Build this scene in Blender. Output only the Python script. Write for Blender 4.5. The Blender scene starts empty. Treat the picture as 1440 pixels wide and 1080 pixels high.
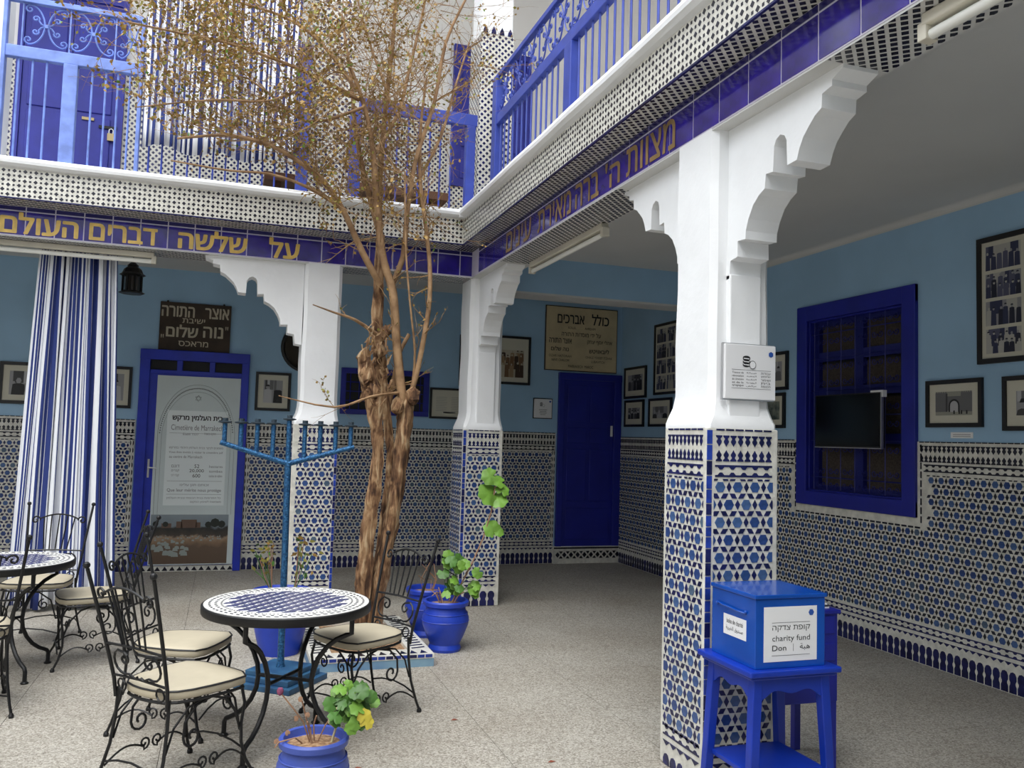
import bpy, math, random
from math import sin, cos, pi, radians, sqrt, atan2
from mathutils import Vector, Matrix
from mathutils.geometry import delaunay_2d_cdt

C = bpy.context.scene.collection
random.seed(7)

# ------------------------------------------------------------------ camera, sky, exposure
YAW, PITCH, ROLL, FPX, EYE = 0.325, 0.065, 0.029, 1191.4, 1.55
fwd = Vector((sin(YAW) * cos(PITCH), cos(YAW) * cos(PITCH), sin(PITCH)))
r0 = Vector((cos(YAW), -sin(YAW), 0)); u0 = r0.cross(fwd)
rt = cos(ROLL) * r0 + sin(ROLL) * u0; up = -sin(ROLL) * r0 + cos(ROLL) * u0
cd = bpy.data.cameras.new('camera'); cam = bpy.data.objects.new('camera', cd); C.objects.link(cam)
M = Matrix((rt, up, -fwd)).transposed().to_4x4(); M.translation = Vector((0, 0, EYE)); cam.matrix_world = M
cd.sensor_width = 36; cd.lens = FPX * 36 / 1440; cd.clip_start = 0.05
bpy.context.scene.camera = cam

W = bpy.data.worlds.new('sky'); bpy.context.scene.world = W; W.use_nodes = True
nt = W.node_tree; bg = nt.nodes['Background']
tc = nt.nodes.new('ShaderNodeTexCoord'); sx = nt.nodes.new('ShaderNodeSeparateXYZ')
cr = nt.nodes.new('ShaderNodeValToRGB')
nt.links.new(tc.outputs['Generated'], sx.inputs[0]); nt.links.new(sx.outputs['Z'], cr.inputs[0]); nt.links.new(cr.outputs[0], bg.inputs[0])
cr.color_ramp.elements[0].position = 0.0; cr.color_ramp.elements[0].color = (0.95, 0.96, 1.0, 1)
cr.color_ramp.elements[1].position = 1.0; cr.color_ramp.elements[1].color = (0.86, 0.93, 1.0, 1)
bg.inputs[1].default_value = 2.3
sd = bpy.data.lights.new('veiled_sun', 'SUN'); sd.energy = 2.2; sd.angle = radians(50); sd.color = (1, 0.97, 0.92)
so = bpy.data.objects.new('veiled_sun', sd); C.objects.link(so); so.rotation_euler = (radians(24), radians(-16), 0)
vs = bpy.context.scene.view_settings
vs.view_transform = 'Standard'; vs.look = 'None'; vs.gamma = 1; vs.exposure = 0.28; vs.use_curve_mapping = False
try:
    bpy.context.scene.cycles.max_bounces = 8; bpy.context.scene.cycles.diffuse_bounces = 5
    bpy.context.scene.cycles.use_denoising = True
except Exception: pass

# ------------------------------------------------------------------ materials
MATS = {}
def mat(name, rgb, rough=0.6, metal=0.0, var=0.0, scale=8.0, bump=0.0, bscale=30.0, rgb2=None, coat=0.0, spec=0.5, detail=4, contrast=(0.35, 0.65)):
    if name in MATS: return MATS[name]
    m = bpy.data.materials.new(name); m.use_nodes = True; nt = m.node_tree; b = nt.nodes['Principled BSDF']
    b.inputs['Roughness'].default_value = rough; b.inputs['Metallic'].default_value = metal
    b.inputs['Specular IOR Level'].default_value = spec
    if coat: b.inputs['Coat Weight'].default_value = coat; b.inputs['Coat Roughness'].default_value = 0.08
    t = nt.nodes.new('ShaderNodeTexCoord')
    if var or rgb2:
        n = nt.nodes.new('ShaderNodeTexNoise'); n.inputs['Scale'].default_value = scale; n.inputs['Detail'].default_value = detail
        r = nt.nodes.new('ShaderNodeValToRGB'); r.color_ramp.elements[0].position, r.color_ramp.elements[1].position = contrast
        c2 = rgb2 or tuple(min(1, c * (1 + var)) for c in rgb); c1 = rgb if rgb2 else tuple(c * (1 - var) for c in rgb)
        r.color_ramp.elements[0].color = (*c1, 1); r.color_ramp.elements[1].color = (*c2, 1)
        nt.links.new(t.outputs['Object'], n.inputs['Vector']); nt.links.new(n.outputs['Fac'], r.inputs[0]); nt.links.new(r.outputs[0], b.inputs['Base Color'])
    else: b.inputs['Base Color'].default_value = (*rgb, 1)
    if bump:
        n2 = nt.nodes.new('ShaderNodeTexNoise'); n2.inputs['Scale'].default_value = bscale; n2.inputs['Detail'].default_value = 5
        bp = nt.nodes.new('ShaderNodeBump'); bp.inputs['Strength'].default_value = bump; bp.inputs['Distance'].default_value = 0.01
        nt.links.new(t.outputs['Object'], n2.inputs['Vector']); nt.links.new(n2.outputs['Fac'], bp.inputs['Height']); nt.links.new(bp.outputs[0], b.inputs['Normal'])
    MATS[name] = m; return m

white_plaster = mat('white_plaster', (0.86, 0.87, 0.88), 0.7, var=0.03, scale=3, bump=0.35, bscale=14)
white_enclosure = mat('courtyard_plaster', (0.62, 0.62, 0.6), 0.8, var=0.06, scale=2)
blue_wall = mat('light_blue_paint', (0.32, 0.51, 0.70), 0.6, var=0.06, scale=1.5, bump=0.12, bscale=9)
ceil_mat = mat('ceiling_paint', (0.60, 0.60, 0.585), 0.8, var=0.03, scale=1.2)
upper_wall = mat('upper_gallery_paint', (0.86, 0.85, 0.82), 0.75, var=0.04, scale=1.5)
zel_white = mat('ivory_zellige', (0.66, 0.645, 0.58), 0.3, var=0.14, scale=18, bump=0.3, bscale=60, spec=0.5)
zel_grout = mat('zellige_joint', (0.42, 0.38, 0.30), 0.7, var=0.15, scale=30)
navy = mat('navy_zellige', (0.010, 0.012, 0.075), 0.22, var=0.4, scale=12)
black_tile = mat('black_zellige', (0.008, 0.009, 0.022), 0.25)
royal = mat('royal_zellige', (0.020, 0.050, 0.32), 0.22, var=0.35, scale=14)
HEX = [mat('hexagon_blue_%s' % k, c, 0.2, var=0.18, scale=25) for k, c in dict(mid=(0.034, 0.080, 0.235), deep=(0.023, 0.055, 0.195), soft=(0.056, 0.115, 0.27), grey=(0.075, 0.12, 0.185)).items()]
cobalt = mat('cobalt_paint', (0.012, 0.030, 0.42), 0.45, var=0.15, scale=5, bump=0.1, bscale=25)
cobalt_dark = mat('dark_cobalt_paint', (0.009, 0.015, 0.27), 0.45, var=0.12, scale=4)
rail_blue = mat('railing_blue', (0.033, 0.062, 0.36), 0.45, var=0.15, scale=6)
rail_pale = mat('lit_railing_blue', (0.17, 0.26, 0.66), 0.55, var=0.22, scale=9)  # railing blue made paler: the light falling on this stretch is in the colour
door_up = mat('upper_door_blue', (0.022, 0.028, 0.30), 0.5, var=0.15, scale=4)
beam_tile = mat('cobalt_glazed_tile', (0.022, 0.010, 0.26), 0.12, var=0.35, scale=7, coat=0.5)
beam_strip = mat('navy_glazed_strip', (0.012, 0.010, 0.13), 0.15, coat=0.4)
grout_l = mat('pale_joint', (0.68, 0.64, 0.78), 0.7)
gold = mat('gold_letter_glaze', (0.80, 0.55, 0.14), 0.35, var=0.15, scale=10)
gold_dark = mat('dull_gold_glaze', (0.30, 0.19, 0.075), 0.4, var=0.25, scale=8)  # duller, browner gold for the right beam lettering
iron = mat('black_iron', (0.010, 0.010, 0.011), 0.42, metal=0.3, bump=0.1, bscale=60)
cushion_m = mat('cream_cushion', (0.50, 0.44, 0.325), 0.6, var=0.06, scale=6, bump=0.08, bscale=10)
piping_m = mat('black_piping', (0.012, 0.012, 0.014), 0.5)
pot_blue = mat('cobalt_pot_glaze', (0.013, 0.045, 0.40), 0.38, var=0.15, scale=6, bump=0.06, bscale=20)
pot_blue2 = mat('lilac_blue_pot', (0.050, 0.085, 0.37), 0.45, var=0.12, scale=6)
soil = mat('dry_soil', (0.17, 0.085, 0.04), 0.95, rgb2=(0.42, 0.27, 0.15), scale=45, bump=0.8, bscale=60)
bark = mat('peeling_bark', (0.20, 0.105, 0.05), 0.85, rgb2=(0.52, 0.34, 0.18), scale=9, bump=0.9, bscale=22, detail=8)
def bark_mat(name, c):
    m = bpy.data.materials.new(name); m.use_nodes = True; nt = m.node_tree; b = nt.nodes['Principled BSDF']; b.inputs['Roughness'].default_value = .88
    t = nt.nodes.new('ShaderNodeTexCoord'); mp = nt.nodes.new('ShaderNodeMapping'); mp.inputs['Scale'].default_value = (1, 1, .22); nt.links.new(t.outputs['Object'], mp.inputs[0])
    n = nt.nodes.new('ShaderNodeTexNoise'); n.inputs['Scale'].default_value = 26; n.inputs['Detail'].default_value = 8; n.inputs['Distortion'].default_value = .8; nt.links.new(mp.outputs[0], n.inputs['Vector'])
    n2 = nt.nodes.new('ShaderNodeTexNoise'); n2.inputs['Scale'].default_value = 7; n2.inputs['Detail'].default_value = 5; nt.links.new(t.outputs['Object'], n2.inputs['Vector'])
    a = nt.nodes.new('ShaderNodeMath'); a.operation = 'MULTIPLY_ADD'; a.inputs[1].default_value = .6; nt.links.new(n2.outputs['Fac'], a.inputs[0]); nt.links.new(n.outputs['Fac'], a.inputs[2])
    r = nt.nodes.new('ShaderNodeValToRGB'); e = r.color_ramp.elements; e[0].position = .62; e[0].color = (*c[0], 1); e[1].position = 1.0; e[1].color = (*c[3], 1)
    for p, k in ((.74, c[1]), (.86, c[2])): q = e.new(p); q.color = (*k, 1)
    nt.links.new(a.outputs[0], r.inputs[0]); nt.links.new(r.outputs[0], b.inputs['Base Color'])
    bp = nt.nodes.new('ShaderNodeBump'); bp.inputs['Strength'].default_value = 1; bp.inputs['Distance'].default_value = .02; nt.links.new(a.outputs[0], bp.inputs['Height']); nt.links.new(bp.outputs[0], b.inputs['Normal'])
    return m
bark = bark_mat('peeling_bark_streaks', ((.05, .022, .010), (.17, .085, .04), (.34, .20, .10), (.52, .37, .22)))
bark_pale = mat('pale_bark', (0.20, 0.11, 0.052), 0.8, rgb2=(0.42, 0.26, 0.135), scale=10, bump=0.5, bscale=40)
twig_m = mat('twig_bark', (0.29, 0.175, 0.08), 0.85)
leaf_o = mat('ochre_leaf', (0.33, 0.20, 0.045), 0.6, var=0.3, scale=3)
leaf_y = mat('olive_leaf', (0.24, 0.22, 0.04), 0.6, var=0.3, scale=3)
leaf_g = mat('green_leaf', (0.055, 0.145, 0.022), 0.5, var=0.35, scale=8)
leaf_l = mat('light_green_leaf', (0.14, 0.29, 0.035), 0.5, var=0.25, scale=10)
leaf_yel = mat('yellowing_leaf', (0.50, 0.42, 0.05), 0.5, var=0.15, scale=10)
dry = mat('dry_stem', (0.30, 0.17, 0.10), 0.85)
pale_stem = mat('pale_stem', (0.52, 0.46, 0.28), 0.7)
lamp_m = mat('lamp_enamel', (0.66, 0.62, 0.52), 0.45, var=0.08, scale=3)
tube_m = mat('fluorescent_glass', (0.85, 0.85, 0.80), 0.25)
paper = mat('mat_board', (0.58, 0.56, 0.46), 0.7)
frame_m = mat('black_frame', (0.006, 0.006, 0.007), 0.4)
sign_white = mat('white_sign', (0.80, 0.80, 0.81), 0.4)
ink = mat('black_print', (0.012, 0.012, 0.014), 0.6)
grey_ink = mat('grey_print', (0.20, 0.20, 0.21), 0.6)
wood_sign = mat('dark_wood_board', (0.028, 0.018, 0.012), 0.7, rgb2=(0.055, 0.035, 0.022), scale=6)
letter_bone = mat('bone_letters', (0.50, 0.45, 0.34), 0.6)
plaque_m = mat('ochre_plaque', (0.56, 0.46, 0.28), 0.6, var=0.12, scale=4)
menorah_m = mat('blue_glitter_metal', (0.006, 0.045, 0.13), 0.35, metal=0.5, rgb2=(0.04, 0.16, 0.33), scale=90, bump=0.6, bscale=120)
base_blue = mat('teal_blue_base', (0.012, 0.055, 0.14), 0.5, rgb2=(0.03, 0.11, 0.21), scale=9)
cup_m = mat('dark_cup', (0.02, 0.035, 0.05), 0.5)
glass_dark = mat('dark_pane', (0.005, 0.005, 0.006), 0.6)
sash_m = mat('shadow_blue_sash', (0.006, 0.010, 0.15), 0.5)
curtain_net = mat('brown_window_net', (0.052, 0.040, 0.032), 0.9, var=0.35, scale=70)
screen_m = mat('tv_screen', (0.002, 0.003, 0.004), 0.12)
silver = mat('silver_trim', (0.55, 0.55, 0.56), 0.35, metal=0.8)
brass = mat('old_brass', (0.38, 0.30, 0.16), 0.4, metal=0.8)
steel = mat('door_steel', (0.6, 0.6, 0.6), 0.3, metal=0.9)
box_blue = mat('charity_box_blue', (0.002, 0.068, 0.40), 0.25, var=0.12, scale=4, coat=0.3)
stool_blue = mat('stool_blue', (0.006, 0.033, 0.35), 0.35, var=0.12, scale=5, bump=0.08, bscale=20)
kerb_blue = mat('kerb_blue_paint', (0.10, 0.20, 0.36), 0.7, rgb2=(0.20, 0.33, 0.42), scale=4)
bn_grey = mat('banner_grey', (0.60, 0.67, 0.67), 0.55, var=0.04, scale=2)
bn_panel = mat('banner_panel', (0.80, 0.86, 0.86), 0.55)
bn_edge = mat('banner_line', (0.16, 0.18, 0.18), 0.6)

def terrazzo():
    m = bpy.data.materials.new('terrazzo'); m.use_nodes = True; nt = m.node_tree; b = nt.nodes['Principled BSDF']; b.inputs['Roughness'].default_value = 0.62
    g = nt.nodes.new('ShaderNodeNewGeometry')
    v = nt.nodes.new('ShaderNodeTexVoronoi'); v.inputs['Scale'].default_value = 130
    r = nt.nodes.new('ShaderNodeValToRGB'); e = r.color_ramp.elements
    e[0].position = 0.0; e[0].color = (0.20, 0.175, 0.145, 1); e[1].position = 1; e[1].color = (0.56, 0.53, 0.47, 1)
    for p, c in ((0.3, (0.33, 0.305, 0.26, 1)), (0.65, (0.42, 0.395, 0.345, 1))): el = e.new(p); el.color = c
    sp = nt.nodes.new('ShaderNodeSeparateColor')
    nt.links.new(g.outputs['Position'], v.inputs['Vector']); nt.links.new(v.outputs['Color'], sp.inputs[0]); nt.links.new(sp.outputs[0], r.inputs[0])
    n = nt.nodes.new('ShaderNodeTexNoise'); n.inputs['Scale'].default_value = 1.1; n.inputs['Detail'].default_value = 6
    r2 = nt.nodes.new('ShaderNodeValToRGB'); r2.color_ramp.elements[0].position = 0.3; r2.color_ramp.elements[0].color = (0.80, 0.77, 0.74, 1); r2.color_ramp.elements[1].position = 0.65
    mx = nt.nodes.new('ShaderNodeMix'); mx.data_type = 'RGBA'; mx.blend_type = 'MULTIPLY'; mx.inputs[0].default_value = 1
    nt.links.new(g.outputs['Position'], n.inputs['Vector']); nt.links.new(n.outputs['Fac'], r2.inputs[0])
    nt.links.new(r.outputs[0], mx.inputs[6]); nt.links.new(r2.outputs[0], mx.inputs[7]); nt.links.new(mx.outputs[2], b.inputs['Base Color'])
    return m
terrazzo_m = terrazzo(); joint_m = mat('floor_joint', (0.10, 0.09, 0.08), 0.9)

def stripes(name, n, blue=(0.018, 0.036, 0.18), white=(0.80, 0.82, 0.87), duty=0.5):
    m = bpy.data.materials.new(name); m.use_nodes = True; nt = m.node_tree; b = nt.nodes['Principled BSDF']; b.inputs['Roughness'].default_value = 0.8
    uv = nt.nodes.new('ShaderNodeUVMap'); s = nt.nodes.new('ShaderNodeSeparateXYZ'); nt.links.new(uv.outputs[0], s.inputs[0])
    a = nt.nodes.new('ShaderNodeMath'); a.operation = 'MULTIPLY'; a.inputs[1].default_value = n; nt.links.new(s.outputs[0], a.inputs[0])
    f = nt.nodes.new('ShaderNodeMath'); f.operation = 'FRACT'; nt.links.new(a.outputs[0], f.inputs[0])
    g = nt.nodes.new('ShaderNodeMath'); g.operation = 'GREATER_THAN'; g.inputs[1].default_value = duty; nt.links.new(f.outputs[0], g.inputs[0])
    mx = nt.nodes.new('ShaderNodeMix'); mx.data_type = 'RGBA'; mx.inputs[6].default_value = (*white, 1); mx.inputs[7].default_value = (*blue, 1)
    nt.links.new(g.outputs[0], mx.inputs[0]); nt.links.new(mx.outputs[2], b.inputs['Base Color']); return m

# ------------------------------------------------------------------ mesh helpers
def woff(o):
    v = Vector((0, 0, 0))
    while o: v += o.location; o = o.parent
    return v
class MB:
    def __init__(s): s.v = []; s.f = []
    def add(s, vs, fs):
        k = len(s.v); s.v += [tuple(p) for p in vs]; s.f += [tuple(i + k for i in f) for f in fs]; return s
    def box(s, x0, x1, y0, y1, z0, z1, fr=None):
        P = [(x, y, z) for z in (z0, z1) for y in (y0, y1) for x in (x0, x1)]
        if fr: P = [fr(*p) for p in P]
        return s.add(P, [(0, 2, 3, 1), (4, 5, 7, 6), (0, 1, 5, 4), (2, 6, 7, 3), (0, 4, 6, 2), (1, 3, 7, 5)])
    def prism(s, poly, fr, c0, c1, back=False):
        n = len(poly)
        s.add([fr(a, b, c1) for a, b in poly] + [fr(a, b, c0) for a, b in poly],
              [tuple(range(n))] + [((i + 1) % n, i, n + i, n + (i + 1) % n) for i in range(n)] + ([tuple(range(2 * n - 1, n - 1, -1))] if back else []))
        return s
    def tube(s, path, r, n=6, cap=True, flat=1.0):
        P = [Vector(p) for p in path]; m = len(P); R = r if isinstance(r, (list, tuple)) else [r] * m
        t0 = (P[1] - P[0]).normalized(); ref = Vector((0, 0, 1)) if abs(t0.z) < 0.9 else Vector((1, 0, 0))
        a = t0.cross(ref).normalized(); vs = []; fs = []
        for i in range(m):
            t = (P[min(i + 1, m - 1)] - P[max(i - 1, 0)])
            if t.length < 1e-9: t = t0
            t.normalize(); a = (a - t * a.dot(t)); a = a.normalized() if a.length > 1e-6 else t.orthogonal().normalized(); b = t.cross(a)
            for k in range(n):
                w = 2 * pi * k / n; vs.append(P[i] + (a * cos(w) + b * sin(w) * flat) * R[i])
        for i in range(m - 1):
            for k in range(n): fs.append((i * n + k, i * n + (k + 1) % n, (i + 1) * n + (k + 1) % n, (i + 1) * n + k))
        if cap: fs += [tuple(range(n - 1, -1, -1)), tuple((m - 1) * n + k for k in range(n))]
        return s.add(vs, fs)
    def lathe(s, prof, c=(0, 0, 0), n=24, sx=1, sy=1):
        vs = []; fs = []
        for r, z in prof:
            for k in range(n): w = 2 * pi * k / n; vs.append((c[0] + r * cos(w) * sx, c[1] + r * sin(w) * sy, c[2] + z))
        m = len(prof)
        for i in range(m - 1):
            for k in range(n): fs.append((i * n + k, i * n + (k + 1) % n, (i + 1) * n + (k + 1) % n, (i + 1) * n + k))
        fs += [tuple(range(n - 1, -1, -1)), tuple((m - 1) * n + k for k in range(n))]
        return s.add(vs, fs)
    def ball(s, c, r, n=8):
        return s.lathe([(r * sin(pi * (i + .001) / 6), -r * cos(pi * i / 6)) for i in range(7)], c, n)
    def build(s, name, m, parent=None, smooth=None, kind=None, label=None, local=False, bevel=0):
        me = bpy.data.meshes.new(name)
        o = Vector((0, 0, 0)) if local else woff(parent)
        vs = s.v if local or o.length == 0 else [(x - o.x, y - o.y, z - o.z) for x, y, z in s.v]
        me.from_pydata(vs, [], s.f)
        for q in (m if isinstance(m, (list, tuple)) else [m]): me.materials.append(q)
        me.update()
        if smooth: me.shade_smooth(); me.set_sharp_from_angle(angle=radians(smooth))
        ob = bpy.data.objects.new(name, me); C.objects.link(ob)
        if parent: ob.parent = parent
        if kind: ob['kind'] = kind
        if label: ob['label'] = label
        if bevel:
            b = ob.modifiers.new('bevel', 'BEVEL'); b.width = bevel; b.segments = 2; b.limit_method = 'ANGLE'
        return ob

def thing(name, label, cat, loc=(0, 0, 0), rz=0, group=None):
    o = bpy.data.objects.new(name, None); C.objects.link(o); o.location = loc; o.rotation_euler = (0, 0, rz)
    o.empty_display_size = 0.1; o['label'] = label; o['category'] = cat
    if group: o['group'] = group
    return o
def struct(name):
    o = bpy.data.objects.new(name, None); C.objects.link(o); o['kind'] = 'structure'; return o
def kids(o): return [c for c in o.children]
def copy_tree(o, parent=None):
    c = o.copy(); C.objects.link(c); c.parent = parent
    for ch in kids(o): copy_tree(ch, c)
    return c
def frame(O, u, n):
    O = Vector(O); u = Vector(u); n = Vector(n); v = n.cross(u)
    f = lambda a, b, c=0: O + u * a + v * b + n * c
    f.O, f.u, f.v, f.n = O, u, v, n; return f
def FB(x0=0, y=0, z=0): return frame((x0, y, z), (1, 0, 0), (0, -1, 0))      # facing the camera side (-Y); u = +X
def FL(x, y0=0, z=0): return frame((x, y0, z), (0, -1, 0), (-1, 0, 0))       # facing -X; u = -Y
def FD(x, y, z): return frame((x, y, z), (1, 0, 0), (0, 0, -1))              # underside; u=+X v=-Y
def piece(me, name, fr, a, b, parent, c=0.0, mt=None, rot=0, label=None):
    o = bpy.data.objects.new(name, me); C.objects.link(o)
    Mx = Matrix((fr.u, fr.v, fr.n)).transposed().to_4x4()
    if rot: Mx = Mx @ Matrix.Rotation(rot, 4, 'Z')
    Mx.translation = fr(a, b, c) - woff(parent); o.parent = parent; o.matrix_basis = Mx
    return o
def poly_mesh(name, poly, h, m):
    b = MB(); I = lambda x, y, c=0: Vector((x, y, c)); b.prism(poly, I, 0, h)
    me = bpy.data.meshes.new(name); me.from_pydata(b.v, [], b.f); me.materials.append(m); me.update(); return me
def spiral(cx, cy, r, turns, a0, sgn=1, n=18, r1=0.18):
    P = []
    for i in range(n + 1):
        t = i / n; rr = r * (1 - t * (1 - r1)); a = a0 + sgn * t * turns * 2 * pi; P.append((cx + rr * cos(a), cy + rr * sin(a)))
    return P

def inside(V, E, p):   # non-zero winding
    w = 0
    for a, b in E:
        A, B = V[a], V[b]
        if (A.y <= p.y) != (B.y <= p.y) and A.x + (p.y - A.y) / (B.y - A.y) * (B.x - A.x) > p.x: w += 1 if B.y > A.y else -1
    return w != 0
# text as flat mesh, fitted to a box (a0,b0,w,h) in frame fr
def text(s, fr, a0, b0, w, h, m, parent, c=0.002, ext=0.001, bold=0.0, name='lettering'):
    cu = bpy.data.curves.new('t', 'FONT'); cu.body = s; cu.extrude = 0.0; cu.resolution_u = 3; cu.fill_mode = 'NONE'
    o = bpy.data.objects.new('t', cu); C.objects.link(o); bpy.context.view_layer.update()
    me = o.to_mesh(); PV = [v.co.xy.copy() for v in me.vertices]; PE = [tuple(e.vertices) for e in me.edges]; rr_ = delaunay_2d_cdt(PV, PE, [], 1, 1e-6); o.to_mesh_clear()
    V = [(p.x, p.y, 0) for p in rr_[0]]; F = [tuple(q) for q in rr_[2] if inside(PV, PE, sum((rr_[0][i] for i in q), Vector((0, 0))) / len(q))]
    bpy.data.objects.remove(o); bpy.data.curves.remove(cu)
    if not V: return None
    x0 = min(v[0] for v in V); x1 = max(v[0] for v in V); y0 = min(v[1] for v in V); y1 = max(v[1] for v in V)
    k = w / (x1 - x0); ky = (h / (y1 - y0)) if h else k
    b = MB(); hh = (y1 - y0) * ky
    sh = [(0, 0)] if not bold else [(bold * hh * 1.1 * cos(q * pi / 4), bold * hh * .8 * sin(q * pi / 4)) for q in range(8)]
    for i, (dx, dy) in enumerate(sh): b.add([fr(a0 + (x - x0) * k + dx, b0 + (y - y0) * ky + dy, c + i * 4e-5) for x, y, z in V], F)
    return b.build(name, m, parent)
def heb(s): return s[::-1]

def clip(poly, x0, x1, y0, y1):
    for ax, val, sg in ((0, x0, 1), (0, x1, -1), (1, y0, 1), (1, y1, -1)):
        out = []
        for i in range(len(poly)):
            p, q = poly[i - 1], poly[i]; pi_, qi = (p[ax] - val) * sg >= 0, (q[ax] - val) * sg >= 0
            if pi_ != qi:
                t = (val - p[ax]) / (q[ax] - p[ax]); out.append((p[0] + t * (q[0] - p[0]), p[1] + t * (q[1] - p[1])))
            if qi: out.append(q)
        poly = out
        if len(poly) < 3: return None
    return poly

# ------------------------------------------------------------------ zellige
HEXPOLY = lambda p: [(p * .285 * cos(k * pi / 3), p * .285 * sin(k * pi / 3)) for k in range(6)]
_hexm = {}
def zellige(parent, fr, L, z0, z1, p=0.0905, single=None, excl=(), rh=None, off=0.0, rnd=None):
    """hexagons and lozenges proud of the ivory ground; single(a,b)->True: an object of its own"""
    rnd = rnd or random.Random(int(L * 1000)); rows = int((z1 - z0) / (p * .866)) + 2
    loose = [MB() for _ in HEX]; rb = MB(); inx = lambda a, b: any(e[0] < a < e[1] and e[2] < b < e[3] for e in excl)
    for j in range(rows):
        b = z1 - p * .40 - j * p * .866
        for i in range(-1, int(L / p) + 2):
            a = i * p + (p / 2 if j % 2 else 0) + p * .25 + off
            if inx(a, b): continue
            pl = [(a + x, b + y) for x, y in HEXPOLY(p)]
            k = rnd.choices(range(4), (5, 4, 3, .6))[0]
            full = all(0 <= x <= L and z0 <= y <= z1 for x, y in pl)
            if full and single and single(a, b):
                key = (round(p, 4), k)
                if key not in _hexm: _hexm[key] = poly_mesh('hexagon_tile', HEXPOLY(p), .003, HEX[k])
                piece(_hexm[key], 'hexagon_tile', fr, a, b, parent)
            else:
                q = pl if full else clip(pl, 0, L, z0, z1)
                if q: loose[k].prism(q, fr, 0, .003)
            for d in (0, 60, 120):
                w = radians(d); cx, cy = a + cos(w) * p / 2, b + sin(w) * p / 2
                if inx(cx, cy): continue
                lx, ly = -sin(w) * p * .245, cos(w) * p * .245; sx_, sy_ = cos(w) * p * .14, sin(w) * p * .14
                q = [(cx + sx_, cy + sy_), (cx + lx, cy + ly), (cx - sx_, cy - sy_), (cx - lx, cy - ly)]
                if not all(0 <= x <= L and z0 <= y <= z1 for x, y in q): q = clip(q, 0, L, z0, z1)
                if q: rb.prism(q, fr, 0, .003)
    for k, m in enumerate(loose):
        if m.f: m.build('hexagon_tiles', HEX[k], parent, kind='stuff')
    rb.build('lozenge_tiles', rh or navy, parent, kind='stuff')

FING = [(-.42, 0), (.42, 0), (.42, .12), (.2, .26), (.2, .36), (.34, .5), (.34, .62), (.12, .84), (0, 1), (-.12, .84), (-.34, .62), (-.34, .5), (-.2, .36), (-.2, .26), (-.42, .12)]
BIGF = [(-.42, 0), (.42, 0), (.42, .3), (.3, .42), (.3, .5), (.42, .62), (.42, .8), (.25, .96), (0, 1), (-.25, .96), (-.42, .8), (-.42, .62), (-.3, .5), (-.3, .42), (-.42, .3)]
def borders(parent, fr, L, top, mt, mb=None, excl=(), base=True, topb=True, w=.041, dz=0):
    b = MB(); inx = lambda a, z: any(e[0] < a < e[1] and e[2] < z < e[3] for e in excl)
    def run(poly, w, z, h, dn=False, n0=0):
        nonlocal b
        n = max(1, int((L - .01) / w)); ww = (L - .01) / n
        for i in range(n):
            a = .005 + (i + .5) * ww
            if inx(a, z + h / 2): continue
            pl = [(a + x * ww, z + (h * (1 - y) if dn else h * y)) for x, y in poly]
            if dn: pl = pl[::-1]
            pl = clip(pl, 0, L, .003, 9)
            if pl: b.prism(pl, fr, 0, .003)
    ros = [(-.5, 0), (.5, 0), (.5, .16), (.28, .16), (.1, .38), (-.1, .38), (-.28, .16), (-.5, .16)]
    if topb:
        run([(-.42, 0), (.42, 0), (.42, 1), (-.42, 1)], .05, top - .008, .008)
        run(FING, w, top - .082, .052, True); run(FING, w, top - .15, .052)
        run(ros, .06, top - .222, .055, True); run(ros, .06, top - .222, .055)
    if mb: b.build('border_tiles', mt, parent, kind='stuff'); b = MB(); mt = mb
    if base:
        run(ros, .06, .225 + dz, .05, True); run(ros, .06, .225 + dz, .05)
        run([(-.5, 1), (0, .55), (.5, 1)][::-1], .055, .15 + dz, .05)
        run(BIGF, .062, .005 + dz, .135)
    b.build('border_tiles', mt, parent, kind='stuff')

def lattice(parent, fr, L, H, p=.062, m=None, name='lattice_tiles', small=True, r=.25, x0=0, h=.0015):
    b = MB(); ny = max(1, int(round(H / p))); py = H / ny; nx = int((L - x0) / p)
    for i in range(nx):
        for j in range(ny):
            a, c = x0 + (i + .5) * p, (j + .5) * py
            if (i + j) % 2 == 0:
                q = p * r * 1.7; pl = [(a + q, c), (a, c + q), (a - q, c), (a, c - q)]
            else:
                q = p * .2; pl = [(a + q, c + q), (a - q, c + q), (a - q, c - q), (a + q, c - q)]
                if not small: continue
            q2 = clip(pl, 0, L, 0, H)
            if q2: b.prism(q2, fr, 0, h)
    return b.build(name, m or black_tile, parent, kind='stuff')
def diamonds(parent, fr, L, H, p=.075, m=None, r=.33, name='lattice_tiles', excl=()):
    b = MB(); ny = int(H / p * 2) + 1
    for j in range(ny):
        for i in range(int(L / p) + 1):
            a, c = i * p + (p / 2 if j % 2 else 0), j * p / 2; q = p * r
            if any(e[0] < a < e[1] and e[2] < c < e[3] for e in excl): continue
            q2 = clip([(a + q, c), (a, c + q), (a - q, c), (a, c - q)], 0, L, 0, H)
            if q2: b.prism(q2, fr, 0, .0015)
    return b.build(name, m or navy, parent, kind='stuff')

# ------------------------------------------------------------------ constants of the building
XF, YF, XR, YB = 2.15, 7.66, 4.91, 10.08
ZB, ZT, ZC, ZL = 3.07, 3.31, 3.33, 3.61
XW, YS, ZR = -6.0, -3.0, 7.8

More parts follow.
